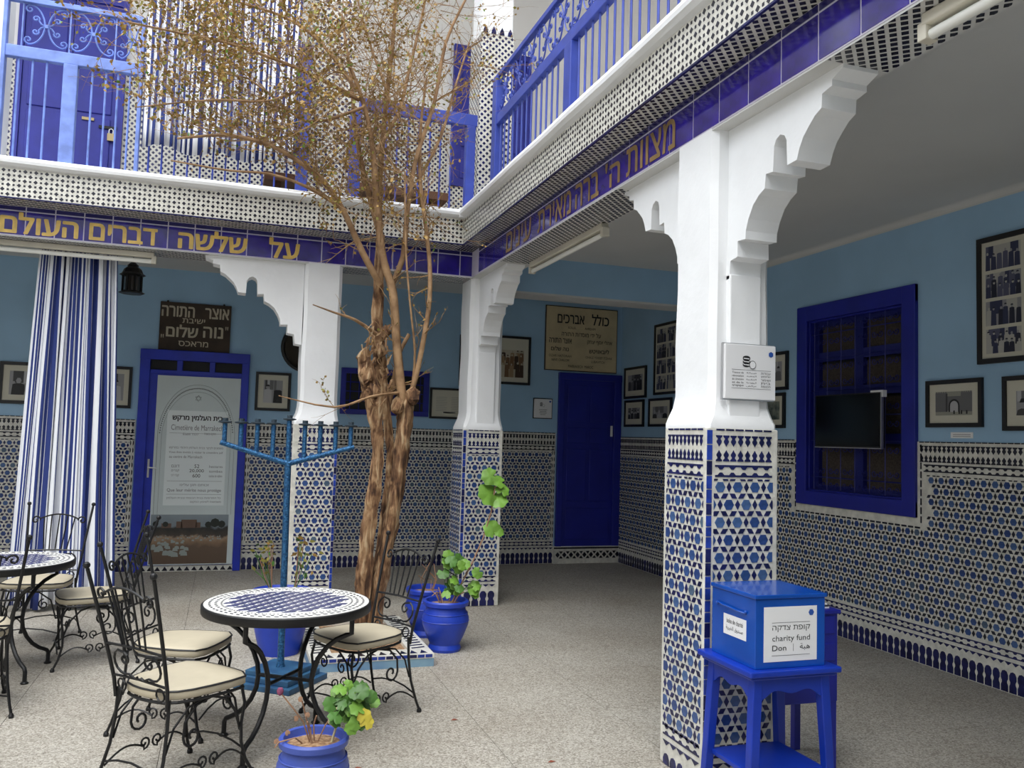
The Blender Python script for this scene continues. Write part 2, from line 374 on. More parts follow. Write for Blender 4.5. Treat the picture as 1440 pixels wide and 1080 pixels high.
# ------------------------------------------------------------------ floor
fl = struct('floor'); MB().box(XW, XR, YS, YB, -.1, -.004).build('screed', joint_m, fl)
g = .8; xs = [2.18 + g * k for k in range(-11, 5)]; ys = [5.40 + g * k for k in range(-11, 8)]
sm = {}
for i in range(len(xs) - 1):
    for j in range(len(ys) - 1):
        x0, x1, y0, y1 = max(xs[i], XW), min(xs[i + 1], XR), max(ys[j], YS), min(ys[j + 1], YB)
        if x1 - x0 < .05 or y1 - y0 < .05: continue
        k = (round(x1 - x0, 3), round(y1 - y0, 3))
        if k not in sm:
            b = MB().box(.0015, k[0] - .0015, .0015, k[1] - .0015, -.004, 0); me = bpy.data.meshes.new('floor_slab'); me.from_pydata(b.v, [], b.f); me.materials.append(terrazzo_m); sm[k] = me
        o = bpy.data.objects.new('floor_slab', sm[k]); C.objects.link(o); o.parent = fl; o.location = (x0, y0, 0)

# ------------------------------------------------------------------ walls
DT = 1.645   # top of the dado
wb = struct('wall_back')
MB().box(XW, XR + .15, YB, YB + .15, 0, ZR).build('plaster', blue_wall, wb)
for x0, x1 in ((XW, -.92), (.235, 4.0)):
    MB().box(x0, x1, YB - .012, YB, 0, DT).build('dado', zel_white, wb)
    fr = FB(x0, YB - .012, 0); L = x1 - x0
    s0 = max(0, -5.9 - x0)
    fr2 = FB(x0 + s0, YB - .012, 0); L2 = L - s0
    ex = [(1.3 - (x0 + s0), 2.3 - (x0 + s0), 1.7, 2)]
    zellige(wb, frame(fr2(.05, 0), fr2.u, fr2.n), L2 - .10, .30, 1.40, rh=navy)
    borders(wb, fr2, L2, DT, black_tile, navy, excl=ex)
ros = MB()
for xx in (-.945, .26, 3.975):
    for k in range(14): [ros.prism([(xx + e, .32 + k * .08), (xx + e + .01, .335 + k * .08), (xx + e + .01, .365 + k * .08), (xx + e, .38 + k * .08)][::1], FB(0, YB - .0125, 0), 0, .003) for e in (-.018, .008)]
ros.build('border_tiles', black_tile, wb, kind='stuff')
# upper storey of the back wall: pale paint and lattice dado
MB().box(XW, XR, YB - .02, YB, 3.62, ZR).build('upper_plaster', upper_wall, wb)
MB().box(-5.98, 2.45, YB - .035, YB - .02, 3.62, 5.47).build('upper_dado', zel_white, wb)
diamonds(wb, FB(-5.98, YB - .035, 3.62), 8.43, 1.85, p=.066, r=.27, m=navy, excl=[(3.70, 4.76, 0, 9)])
MB().box(2.45, 3.6, YB - .035, YB - .02, 3.62, 4.66).build('upper_dado', zel_white, wb)
diamonds(wb, FB(2.45, YB - .035, 3.62), 1.15, 1.04, p=.066, r=.27, m=navy)

wr = struct('wall_right')
WY0, WY1, WZ0, WZ1 = 5.16, 6.30, 1.17, 2.68   # opening behind the window frame
for (y0, y1, z0, z1) in ((YS, WY0, 0, ZR), (WY1, YB, 0, ZR), (WY0, WY1, 0, WZ0), (WY0, WY1, WZ1, ZR)):
    MB().box(XR, XR + .15, y0, y1, z0, z1).build('plaster', blue_wall, wr)
MB().box(XR - .02, XR, YS, YB, 3.62, ZR).build('upper_plaster', upper_wall, wr)
for (y0, y1, z0, z1) in ((1.0, 5.035, 0, 1.62), (6.415, YB, 0, 1.62), (5.035, 6.415, 0, 1.056)):
    MB().box(XR - .012, XR, y0, y1, z0, z1).build('dado', zel_white, wr)
frR = FL(XR - .012, YB, 0)
cand = []
def nearR(a, b):
    y = YB - a; return 4.05 < y < 5.95 and b < 1.36 and (len(cand) < 300 and (cand.append(1) or True))
zellige(wr, frame(frR(0, 0), frR.u, frR.n), YB - 2.2, .30, 1.375, p=.0905, single=nearR, rh=black_tile, excl=[(YB - 6.52, YB - 4.94, .95, 2)])
borders(wr, frR, YB - 2.2, 1.62, black_tile, navy, excl=[(YB - 6.46, YB - 4.99, .5, 2)])
# beaded edge round the window
b = MB()
for k in range(22):
    a = YB - 6.44 + k * .066
    b.prism([(a, .995 - .018), (a + .05, .995 - .018), (a + .05, .995 - .004), (a, .995 - .004)], frR, 0, .003)
for k in range(9):
    for yy in (6.455, 5.0): a = YB - yy; b.prism([(a, 1.02 + k * .066), (a + .012, 1.02 + k * .066), (a + .012, 1.07 + k * .066), (a, 1.07 + k * .066)], frR, 0, .003)
b.build('border_tiles', black_tile, wr, kind='stuff')

wl = struct('wall_left'); MB().box(XW - .15, XW, YS, YB, 0, 6.4).build('plaster', white_enclosure, wl)  # unseen courtyard sides, added to limit low sky light in the galleries
wf = struct('wall_front'); MB().box(XW, XR, YS - .15, YS, 0, 6.4).build('plaster', white_enclosure, wf)

# gallery ceilings with the coved edge along the walls
ce = struct('ceiling')
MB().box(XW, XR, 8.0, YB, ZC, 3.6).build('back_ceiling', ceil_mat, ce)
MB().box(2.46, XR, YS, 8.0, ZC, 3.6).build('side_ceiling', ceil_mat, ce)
cv = MB()
for k in range(6):
    a0, a1 = k * pi / 12, (k + 1) * pi / 12; R = .05
    p = [(XR - R + R * sin(a0), ZC - R + R * cos(a0)), (XR - R + R * sin(a1), ZC - R + R * cos(a1))]
    cv.add([(p[0][0], YS, p[0][1]), (p[1][0], YS, p[1][1]), (p[1][0], 7.66, p[1][1]), (p[0][0], 7.66, p[0][1])], [(3, 2, 1, 0)])
    cv.add([(p[0][0], YS, p[0][1] + .001), (p[1][0], YS, p[1][1] + .001), (XR, 7.66, ZC), (XR, YS, ZC)], [(0, 1, 3)])
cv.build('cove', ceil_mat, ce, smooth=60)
MB().box(XW, XR, YF + .1, YB, ZR - .15, ZR + .1).build('upper_ceiling', upper_wall, ce)
MB().box(XF + .1, XR, YS, YF + .1, ZR - .15, ZR + .1).build('upper_ceiling', upper_wall, ce)

# cross beam over the gallery corner
t = thing('cross_beam', 'light blue painted beam crossing the gallery behind the corner pillar', 'beam', (3.7, 7.83, 2.97))
MB().box(2.46, XR, 7.70, 7.98, 2.985, ZC).build('beam_face', blue_wall, t)
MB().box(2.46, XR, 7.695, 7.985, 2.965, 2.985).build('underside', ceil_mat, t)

# ------------------------------------------------------------------ balcony slab with tiled fascia
def slab(name, boxes, m=white_plaster, parent=None, bevel=0):
    b = MB()
    for q in boxes: b.box(*q)
    return b.build(name, m, parent, bevel=bevel)
OX, OY = XF - .17, YF - .27
tr = struct('trim_1')
slab('balcony_slab', [(XW, XF + .02, OY, 8.0, ZT, 3.56), (OX, 2.46, YS, OY, ZT, 3.56), (XF + .02, 2.46, OY, 8.0, ZT, 3.56)], zel_white, tr)
lattice(tr, FB(-5.9, OY, ZT + .005), OX + 5.9, .225, p=.0375)
lattice(tr, FL(OX, OY, ZT + .005), OY - .4, .225, p=.0375)
# underside lattice
diamonds(tr, FD(-5.9, YF, ZT), OX + 5.9 + .17, YF - OY, p=.056, m=black_tile, r=.30)
diamonds(tr, FD(OX, YF, ZT), XF - OX, YF - .4, p=.056, m=black_tile, r=.30)
MB().box(XW, OX, OY - .004, OY + .01, ZT - .006, ZT + .004).box(OX - .004, OX + .01, .2, OY, ZT - .006, ZT + .004).build('navy_edging', navy, tr)
# white ledge with sloping lip
lp = MB()
def lip(frm, L):
    prof = [(0, -.018), (.03, -.010), (.055, .008), (.06, .03), (.052, .056), (-.02, .075), (-.12, .075), (-.12, -.018)]
    for i in range(len(prof)):
        (c0, z0), (c1, z1) = prof[i], prof[(i + 1) % len(prof)]
        n = int(L / .5)
        for k in range(n):
            a0, a1 = L * k / n, L * (k + 1) / n
            j = lambda a, c, z: frm(a, z + .004 * sin(a * 7.3 + c * 40), c)
            lp.add([j(a0, c0, z0), j(a1, c0, z0), j(a1, c1, z1), j(a0, c1, z1)], [(0, 1, 2, 3)])
lip(FB(XW, OY, 3.56), OX - .05 - XW + .02)
lip(FL(OX, OY, 3.56), OY - YS)
lp.box(OX - .055, 2.46, OY - .058, 8.0, 3.545, 3.634).box(XW, OX, OY + .1, 8.0, 3.56, 3.632).box(OX + .1, 2.46, YS, OY, 3.56, 3.632)
lpo = lp.build('ledge', white_plaster, tr)
import bmesh
bm = bmesh.new(); bm.from_mesh(lpo.data); bmesh.ops.remove_doubles(bm, verts=bm.verts, dist=1e-5); bmesh.ops.recalc_face_normals(bm, faces=bm.faces); bm.to_mesh(lpo.data); bm.free()
MB().box(XW, XR, 7.9, YB, 3.56, 3.62).box(2.4, XR, YS, 7.9, 3.56, 3.62).build('gallery_floor', terrazzo_m, tr)

# ------------------------------------------------------------------ beams with glazed tiles and gold lettering
def tile_mesh(w, h, m, name): return poly_mesh(name, [(.0045, .0045), (w - .0045, .0045), (w - .0045, h - .003), (.0045, h - .003)], .003, m)
t = thing('tiled_beam', 'cobalt tiled beam over the curtain side with gold Hebrew letters', 'beam', (-1, YF, ZB))
MB().box(XW, XF, YF, 7.98, ZB, ZT).build('beam_core', grout_l, t)
fr = FB(0, YF, ZB); P = .2135; me = tile_mesh(P, .195, beam_tile, 'tile'); me2 = tile_mesh(P, .038, beam_strip, 'border_tile')
k0 = -.107
for k in range(-27, 11):
    a = k0 + k * P
    if a + P > XF + .001: continue
    piece(me, 'tile', fr, a, .002, t); piece(me2, 'border_tile', fr, a, .200, t)
a = k0 + 10 * P + 0
wl_ = XF - a
if wl_ > .02:
    piece(tile_mesh(wl_, .195, beam_tile, 'tile'), 'tile', fr, a, .002, t); piece(tile_mesh(wl_, .038, beam_strip, 'border_tile'), 'border_tile', fr, a, .2, t)
text(heb('העולם'), fr, -1.775, .020, .555, .165, gold, t, c=.0055, bold=.038)
text(heb('דברים'), fr, -1.129, .022, .509, .135, gold, t, c=.0055, bold=.038)
text(heb('שלשה'), fr, -.445, .022, .551, .165, gold, t, c=.0055, bold=.038)
text(heb('על'), fr, .300, .015, .25, .170, gold, t, c=.0055, bold=.038)
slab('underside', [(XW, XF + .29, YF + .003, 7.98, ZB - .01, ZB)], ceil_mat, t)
diamonds(t, FD(-5.9, 7.98, ZB - .01), 5.7, .31, p=.056, m=black_tile, r=.31)
diamonds(t, FD(.96, 7.98, ZB - .01), 1.2, .31, p=.056, m=black_tile, r=.31)

t = thing('tiled_beam', 'cobalt tiled beam over the right arcade, letters in duller gold', 'beam', (XF, 4, ZB))
MB().box(XF, 2.46, YS, YF, ZB, ZT).build('beam_core', grout_l, t)
fr = FL(XF, 0, ZB); P = .2365; me = tile_mesh(P, .195, beam_tile, 'tile'); me2 = tile_mesh(P, .038, beam_strip, 'border_tile')
for k in range(0, 29):
    a = -(2.466 + P * 22) + k * P - .005
    if -a > YF: continue
    piece(me, 'tile', fr, a, .002, t); piece(me2, 'border_tile', fr, a, .200, t)
for s, yl, yr in (('מצוות', 4.39, 3.83), ("ה'", 4.68, 4.48), ('ברה', 5.15, 4.78), ('מאירת', 5.87, 5.23), ('עינים', 6.62, 6.02)):
    text(heb(s), fr, -yl, .022, yl - yr, .16, gold_dark, t, c=.0055, bold=.02)
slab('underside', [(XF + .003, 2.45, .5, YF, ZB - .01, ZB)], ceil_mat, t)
for y1, L in ((2.66, 2.3), (6.80, 2.29)): diamonds(t, FD(XF + .004, y1, ZB - .01), .29, L, p=.056, m=black_tile, r=.31)

# ------------------------------------------------------------------ pillars with arch brackets
PROF = [(.80, 3.062), (.796, 3.044), (.734, 3.021), (.734, 2.996), (.675, 2.985), (.671, 2.928), (.63, 2.91), (.592, 2.878), (.557, 2.845), (.533, 2.805), (.515, 2.76),
        (.451, 2.757), (.446, 2.868), (.43, 2.895), (.401, 2.908), (.372, 2.895), (.359, 2.868), (.352, 2.757), (.30, 2.762), (.292, 2.699), (.25, 2.68), (.205, 2.645), (.17, 2.59), (.15, 2.54), (.148, 2.502),
        (.085, 2.505), (.087, 2.431), (.027, 2.422), (.018, 2.339), (-.04, 2.333), (-.04, 3.062)]
def bracket(fr, c0, c1, parent, label=None):
    # fr: u away from the pillar, v up, n out of the arch plane
    poly = [(o, z) for o, z in PROF][::-1]
    # orientation: make ccw
    A = sum(poly[i - 1][0] * poly[i][1] - poly[i][0] * poly[i - 1][1] for i in range(len(poly)))
    if A < 0: poly = poly[::-1]
    from mathutils.geometry import tessellate_polygon
    V = [Vector((x, y, 0)) for x, y in poly]; T = tessellate_polygon([V]); n = len(poly); b = MB()
    flip = fr.u.cross(Vector((0, 0, 1))).dot(fr.n) < 0
    pts = [fr.O + fr.u * x + Vector((0, 0, y)) + fr.n * c1 for x, y in poly] + [fr.O + fr.u * x + Vector((0, 0, y)) + fr.n * c0 for x, y in poly]
    F = [tuple(q) for q in T] + [tuple(n + i for i in q) for q in T] + [((i + 1) % n, i, n + i, n + (i + 1) % n) for i in range(n)]
    b.add(pts, F); o = b.build('arch_bracket', white_plaster, parent)
    import bmesh
    bm = bmesh.new(); bm.from_mesh(o.data); bmesh.ops.recalc_face_normals(bm, faces=bm.faces); bm.to_mesh(o.data); bm.free()
    return o
class Fr: pass
def plane(O, u, n):
    f = Fr(); f.O, f.u, f.n = Vector(O), Vector(u), Vector(n); return f

def pillar(x0, y0, label, sides, brk, strip='left', dz=0):
    W_ = .39; x1, y1 = x0 + W_, y0 + W_; zt = 1.63
    t = thing('pillar', label, 'pillar', (x0 + W_ / 2, y0 + W_ / 2, 0), group='arcade pillars')
    MB().box(x0, x1, y0, y1, 0, zt).build('tiled_base', zel_white, t, bevel=.008)
    # plaster shaft: flares out where it meets the tiles, front corner chamfered
    b = MB(); X0, X1, Y0, Y1 = x0 + .05, x1 - .012, y0 + .05, y1 - .012; ch = .03
    def ring(e, z, c=ch):
        e2 = e * .25
        return [(X0 - e + c, Y0 - e, z), (X1 + e2 - c, Y0 - e, z), (X1 + e2, Y0 - e + c, z), (X1 + e2, Y1 + e2, z), (X0 - e, Y1 + e2, z), (X0 - e, Y0 - e + c, z)]
    R = [ring(.046, zt - .001, .02), ring(.046, zt + .02, .02), ring(.032, zt + .055), ring(.012, zt + .10), ring(0, zt + .16)] + [ring(0.004 * sin(z * 9 + x0), z) for z in [1.9 + .145 * k for k in range(8)]] + [ring(0, ZB)]
    vs = [p for r in R for p in r]; n = 6; fs = []
    for i in range(len(R) - 1):
        for k in range(n): fs.append((i * n + k, i * n + (k + 1) % n, (i + 1) * n + (k + 1) % n, (i + 1) * n + k))
    fs += [tuple(range(n - 1, -1, -1)), tuple((len(R) - 1) * n + k for k in range(n))]
    b.add(vs, fs).build('shaft', white_plaster, t, smooth=25)
    for d in sides:
        if d == 'front': f = FB(x0, y0, 0); off = .01
        else: f = FL(x0, y1, 0); off = .04
        pad0, pad1 = (.042 if d == 'front' else .03), (.03 if d == 'front' else .02)
        g = frame(f(pad0, 0), f.u, f.n); L = W_ - pad0 - pad1
        zellige(t, g, L, .265 + dz, 1.395, p=.0935, single=lambda a, b: True, rh=navy, off=off, rnd=random.Random(int(x0 * 100) + len(d)))
        borders(t, g, L, 1.626, navy, w=.036, dz=dz)
    # corner strip of blue squares: one column on each of the two faces that meet
    zs = .01; rn = random.Random(int(x0 * 100)); i = 0
    while zs < 1.60:
        h = rn.uniform(.045, .075)
        m = rn.choice([royal, royal, navy])
        if strip == 'left':
            MB().prism([(0, 0), (.027, 0), (.027, h - .005), (0, h - .005)], FB(x0 + .003, y0, zs), 0, .003).build('corner_tile', m, t)
        else:
            MB().prism([(0, 0), (.022, 0), (.022, h - .006), (0, h - .006)], FB(x1 - .026, y0, zs), 0, .003).build('corner_tile', m, t)
        zs += h; i += 1
    for kind in brk:
        if kind == 'near':   # springs towards -Y, in the right arcade plane
            bracket(plane((0, y0 + .05, 0), (0, -1, 0), (-1, 0, 0)), -(XF + .25), -(XF + .08), t)
            MB().box(XF + .08, XF + .25, y0 + .02, y0 + .06, 1.64, 2.36).build('pilaster', white_plaster, t, bevel=.006)
        if kind == 'far':
            bracket(plane((0, y1 - .015, 0), (0, 1, 0), (-1, 0, 0)), -(XF + .25), -(XF + .08), t)
        if kind == 'left':
            bracket(plane((x0 + .05 - .045, 0, 0), (-1, 0, 0), (0, -1, 0)), -(YF + .22), -(YF + .05), t)
    # plain plaster strips under the beam beside the shaft
    return t
p_near = pillar(2.10, 3.41, 'nearest arcade pillar, tiled base, white sign hung on its shaft', ('front', 'left'), ('near', 'far'), dz=-.085)
p_corner = pillar(2.10, 7.61, 'corner pillar of the arcade behind the blue geranium pots', ('front', 'left'), ('near',))
p_left = pillar(.565, 7.61, 'arcade pillar behind the blue menorah, arch springing to its left', ('front', 'left'), ('left',), strip='right')

# ------------------------------------------------------------------ upper pillars
def upper_pillar(x0, x1, y0, y1, label, tile=True):
    t = thing('upper_pillar', label, 'pillar', ((x0 + x1) / 2, (y0 + y1) / 2, 3.6), group='upper gallery pillars')
    zt = 5.47
    if tile:
        MB().box(x0, x1, y0, y1, 3.6, zt).build('tiled_base', zel_white, t)
        diamonds(t, FB(x0, y0, 3.62), x1 - x0, zt - 3.62, p=.063, r=.27)
        diamonds(t, FL(x0, y1, 3.62), y1 - y0, zt - 3.62, p=.063, r=.27)
        c = MB()
        for k in range(4):
            a = (k + .5) * (x1 - x0) / 4; c.prism([(a - .025, zt + .0), (a + .025, zt), (a + .018, zt + .04), (a, zt + .075), (a - .018, zt + .04)], FB(x0, y0, 0), -.01, .005)
        c.build('crest_tiles', navy, t, kind='stuff')
        MB().box(x0 + .012, x1 - .01, y0 + .006, y1 - .01, zt, ZR - .15).build('shaft', white_plaster, t, bevel=.01)
    else: MB().box(x0, x1, y0, y1, 3.6, ZR - .15).build('shaft', white_plaster, t, bevel=.01)
upper_pillar(2.165, 2.50, 7.66, 8.02, 'upper gallery pillar at the courtyard corner, white lattice tiles')
upper_pillar(.56, .95, 7.66, 8.02, 'upper gallery pillar behind the tree crown, white lattice tiles')
upper_pillar(-2.15, -1.80, 7.46, 7.80, 'plain white upper pillar at the left edge beside the pale railing', tile=False)

# ------------------------------------------------------------------ balcony railings
def cscroll(fr, a, b, w, h, parent, m, r=.0065):
    """one ornamental unit: two arcs back to back with curls, centred at (a,b)"""
    t = MB(); T = lambda P: t.tube([fr(x, y, 0) for x, y in P], r, 4)
    for sx in (-1, 1):
        for sy in (-1, 1):
            P = []
            for i in range(9):
                k = i / 8; P.append((a + sx * (.012 + (w / 2 - .055) * k ** 1.7), b + sy * (h / 2 - .02) * sin(k * pi / 2) * (1 if k < 1 else 1)))
            cx, cy = a + sx * (w / 2 - .045), b + sy * (h / 2 - .055)
            P += spiral(cx, cy, .032, 1.15, pi / 2 * sy, -sx * sy if False else (-1 if sx * sy > 0 else 1), 12)
            T(P)
            P = [(a + sx * .006, b)] + [(a + sx * (.02 + .045 * k), b + sy * (.0 + .055 * k ** 1.5)) for k in (.4, .8)]
            cx, cy = a + sx * .078, b + sy * .052
            P += spiral(cx, cy, .026, 1.1, (pi if sx > 0 else 0), (-1 if sx * sy > 0 else 1), 12)
            T(P)
    q = t.build('scroll', m, parent); MB().box(-.012, .012, -.014, .014, -.01, .01, fr=lambda x, y, z: fr(a + x, b + y, z)).build('collar', m, q)
    return q
def rail(fr, L0, L1, parent, m, posts, bars, top=True, z0=3.60, zm=4.49, ztop=4.92, mh=.095, units=()):
    bx = lambda a0, a1, b0, b1, c0, c1: MB().box(a0, a1, b0, b1, c0, c1, fr=fr)
    bx(L0, L1, zm - mh / 2, zm + mh / 2, -.03, .03).build('middle_rail', m, parent, bevel=.006)
    if top: bx(L0, L1, ztop - .022, ztop + .022, -.025, .025).build('top_rail', m, parent, bevel=.004)
    for a, w, hi in posts: bx(a - w / 2, a + w / 2, z0, (ztop if hi else zm - mh / 2), -.04, .04).build('post', m, parent, bevel=.006)
    for a in bars: MB().tube([fr(a, z0, 0), fr(a, zm, 0)], .0085, 6).build('bar', m, parent)
    for a, w in units:
        cscroll(fr, a, (zm + ztop) / 2 + mh / 4, w, ztop - zm - .07, parent, m)
        MB().tube([fr(a - w / 2, zm, 0), fr(a - w / 2, ztop, 0)], .007, 5).build('upright', m, parent)
t = thing('balcony_railing', 'pale, brightly lit blue railing with iron scrolls, upper left', 'railing', (-1.3, 7.45, 3.6), group='upper gallery railings')
f0 = FB(0, 7.45, 0)
rail(f0, -1.80, -.80, t, rail_pale, [(-1.305, .105, False), (-1.785, .03, True), (-.79, .03, True)], [-1.68, -1.58, -1.48, -1.15, -1.05, -.96, -.87], units=[(-1.50, .34), (-1.16, .34), (-.86, .27)])
t = thing('balcony_railing', 'blue railing in front of the striped upper curtain', 'railing', (-.1, 7.45, 3.6), group='upper gallery railings')
rail(f0, -.77, .575, t, rail_blue, [(.525, .10, True)], [-.70 + .1 * k for k in range(12)], top=True, units=())
t = thing('balcony_railing', 'plain blue railing with thick handrail behind the tree', 'railing', (1.5, 7.45, 3.6), group='upper gallery railings')
rail(f0, 1.0, 2.09, t, rail_blue, [(.975, .10, False), (2.03, .085, False)], [1.25 + .1 * k for k in range(7)], top=False, mh=.11)
f1 = FL(2.27, 0, 0)
t = thing('balcony_railing', 'long cobalt blue railing with scrolled iron over the right arcade', 'railing', (2.27, 4, 3.6), group='upper gallery railings')
bars = [-(7.27 - .118 * k) for k in range(13)] + [-(5.45 - .118 * k) for k in range(14)] + [-(3.65 - .118 * k) for k in range(14)]
rail(f1, -7.42, -1.5, t, rail_blue, [(-7.38, .12, True), (-5.58, .13, False), (-3.78, .13, False), (-1.98, .13, False)], bars, units=[(-(7.16 - .35 * k), .35) for k in range(14)])

# ------------------------------------------------------------------ upper gallery doors, curtain
def up_door(x0, x1, z0, z1, label, leaves=2):
    t = thing('door', label, 'door', ((x0 + x1) / 2, YB - .04, z0))
    y = YB - .036
    MB().box(x0, x0 + .06, y - .05, y, z0, z1).box(x1 - .06, x1, y - .05, y, z0, z1).box(x0 - .002, x1 + .002, y - .053, y, z1 - .07, z1 + .002).build('door_frame', door_up, t)
    w = (x1 - x0 - .12) / leaves
    for k in range(leaves):
        a = x0 + .06 + k * w; q = MB().box(a + .004, a + w - .004, y - .03, y, z0, z1 - .07).build('door_leaf', door_up, t)
        b = MB(); n = 4; hh = (z1 - z0 - .3) / n
        for i in range(n):
            z = z0 + .1 + i * (hh + .03); b.box(a + .06, a + w - .06, y - .045, y - .03, z, z + hh - .02)
        b.build('door_panel', door_up, q, bevel=.008)
    return t
d1 = up_door(-2.28, -1.22, 3.63, 6.25, 'dark blue double door behind the pale upper railing, padlocked')
MB().box(-1.62, -1.50, YB - .10, YB - .083, 4.86, 4.89).build('bolt', brass, d1)
pl = MB().box(-1.36, -1.29, YB - .11, YB - .083, 4.66, 4.74).build('padlock', brass, d1); MB().tube([(-1.345, YB - .1, 4.74), (-1.345, YB - .1, 4.78), (-1.325, YB - .1, 4.795), (-1.305, YB - .1, 4.78), (-1.305, YB - .1, 4.74)], .006, 5).build('shackle', steel, pl)
MB().box(-1.45, -1.27, YB - .10, YB - .083, 4.79, 4.82).build('hasp', iron, d1)
up_door(2.49, 3.51, 4.66, 6.45, 'blue door of the upper gallery partly behind the corner pillar')

def curtain(name, label, x0t, x1t, x0b, x1b, y, z0, z1, n, folds, amp, seed, duty=.5, hem=.0):
    rn = random.Random(seed); N = folds * 10; Mz = 16; ph = [rn.uniform(0, 6.28) for _ in range(6)]
    vs = []; uv = []
    for j in range(Mz + 1):
        t = j / Mz; z = z1 + (z0 - z1) * t
        xa, xb = x0t + (x0b - x0t) * t, x1t + (x1b - x1t) * t
        for i in range(N + 1):
            s = i / N; ss = s + .012 * sin(s * 23 + ph[0]) + .006 * sin(s * 51 + t * 2 + ph[1])
            a = folds * 2 * pi * s + .5 * sin(s * 9 + ph[2] + t)
            A = amp * (.6 + .4 * sin(s * 13 + ph[3])) * (.7 + .3 * t)
            x = xa + (xb - xa) * ss + A * .45 * sin(a * 2 + ph[4])
            zz = z + (hem * sin(s * 17 + ph[5]) if j == Mz else 0)
            vs.append((x, y + A * sin(a), zz)); uv.append((s + .004 * sin(t * 5 + s * 30), t))
    me = bpy.data.meshes.new(name); F = [(j * (N + 1) + i, (j + 1) * (N + 1) + i, (j + 1) * (N + 1) + i + 1, j * (N + 1) + i + 1) for j in range(Mz) for i in range(N)]
    me.from_pydata(vs, [], F); l = me.uv_layers.new(name='UVMap')
    for lp_ in me.loops: l.data[lp_.index].uv = uv[lp_.vertex_index]
    me.materials.append(stripes(name + '_stripes', n, duty=duty)); me.shade_smooth()
    o = bpy.data.objects.new(name, me); C.objects.link(o); o['label'] = label; o['category'] = 'curtain'
    s = o.modifiers.new('thick', 'SOLIDIFY'); s.thickness = .003
    return o
curtain('striped_curtain', 'blue and white striped curtain hanging to the floor under the beam', -1.56, -.95, -1.65, -.81, 8.05, .04, 3.12, 25, 10, .045, 3, duty=.5, hem=.02)
curtain('striped_curtain', 'thin striped curtain hanging outside the upper railing', -.74, .47, -.74, .45, 7.375, 3.84, 6.3, 24, 22, .014, 5, duty=.55, hem=.03)
MB().box(0.0, 1.2, 0, .02, 0, .3).v
t = thing('bench', 'low brown bench or trough behind the upper railing', 'bench', (1.4, 8.6, 3.62))
MB().box(.25, 2.1, 8.5, 8.9, 4.02, 4.10).build('seat', mat('dark_wood', (.11, .045, .02), .6, var=.2, scale=6), t); 
for x in (.35, 1.95): MB().box(x, x + .06, 8.55, 8.85, 3.62, 4.02).build('leg', MATS['dark_wood'], t)

# ------------------------------------------------------------------ fluorescent lamps
def flu(x, y, z, L, axis, label):
    t = thing('fluorescent_lamp', label, 'lamp', (x, y, z), group='fluorescent battens under the beams')
    B = (lambda a0, a1, b0, b1, z0, z1: MB().box(x + b0, x + b1, y + a0, y + a1, z + z0, z + z1)) if axis == 'y' else (lambda a0, a1, b0, b1, z0, z1: MB().box(x + a0, x + a1, y + b0, y + b1, z + z0, z + z1))
    B(-L / 2, L / 2, -.03, .03, -.045, 0).build('housing', lamp_m, t, bevel=.006)
    for s in (-1, 1): B(s * L / 2 - .02, s * L / 2 + .02, -.028, .028, -.095, -.03).build('lamp_holder', lamp_m, t, bevel=.004)
    p = [(x, y + s * (L / 2 - .02), z - .075) if axis == 'y' else (x + s * (L / 2 - .02), y, z - .075) for s in (-1, 1)]
    MB().tube(p, .019, 12).build('tube', tube_m, t, smooth=50)
flu(2.42, 6.0, ZB - .012, 1.46, 'y', 'fluorescent lamp under the beam between the two pillars')
flu(2.24, 1.55, ZB - .012, 1.4, 'y', 'fluorescent lamp under the beam at the top right')
flu(-1.32, 7.83, ZB - .012, 1.35, 'x', 'fluorescent lamp over the floor-length striped curtain')

# ------------------------------------------------------------------ doors downstairs
# left door with banner
t = thing('door', 'blue framed door carrying the grey cemetery banner', 'door', (-.33, YB, 0))
y = YB - .0
MB().box(-.905, -.80, y - .07, y, 0.0, 2.40).box(.155, .235, y - .07, y, 0, 2.40).build('door_frame', cobalt, t, bevel=.008)
MB().box(-.907, .237, y - .073, y, 2.31, 2.422).box(-.80, .16, y - .06, y, 2.155, 2.20).box(-.53, -.47, y - .06, y, 2.19, 2.32).box(-.19, -.13, y - .06, y, 2.19, 2.32).build('transom', cobalt, t, bevel=.006)
for a, b_ in ((-.80, -.53), (-.47, -.19), (-.13, .16)): MB().box(a, b_, y - .02, y - .005, 2.20, 2.31).build('transom_pane', glass_dark, t)
lf = MB().box(-.80, .155, y - .045, y, .07, 2.155).build('door_leaf', cobalt, t)
hd = MB().box(-.775, -.755, y - .058, y - .045, 1.02, 1.22).build('handle', steel, t); MB().tube([(-.765, y - .06, 1.13), (-.765, y - .10, 1.13), (-.68, y - .10, 1.125)], .008, 6).build('lever', steel, hd)
fz = FB(-.80, y - .03, 0); sill = MB().box(-.80, .155, y - .03, y, 0, .07).build('threshold', zel_white, t)
b = MB()
for k in range(13): b.prism([(k * .075, .01), (k * .075 + .06, .01), (k * .075 + .03, .055)], fz, 0, .003)
b.build('threshold_tiles', black_tile, t, kind='stuff')
bn = thing('banner', 'grey cemetery banner with arch, Hebrew and French text and photo strip', 'banner', (-.3, y - .05, .08))
X0, X1, Z0, Z1 = -.72, .15, .075, 2.14; yb = y - .052; F = FB(0, yb, 0)
MB().box(X0, X1, yb, yb + .006, Z0, Z1).build('sheet', bn_grey, bn)
pho = MB().add([F(X0 + .01, Z0 + .01, .001), F(X1 - .06, Z0 + .01, .001), F(X1 - .06, .62, .001), F(X0 + .01, .62, .001)], [(0, 1, 2, 3)])
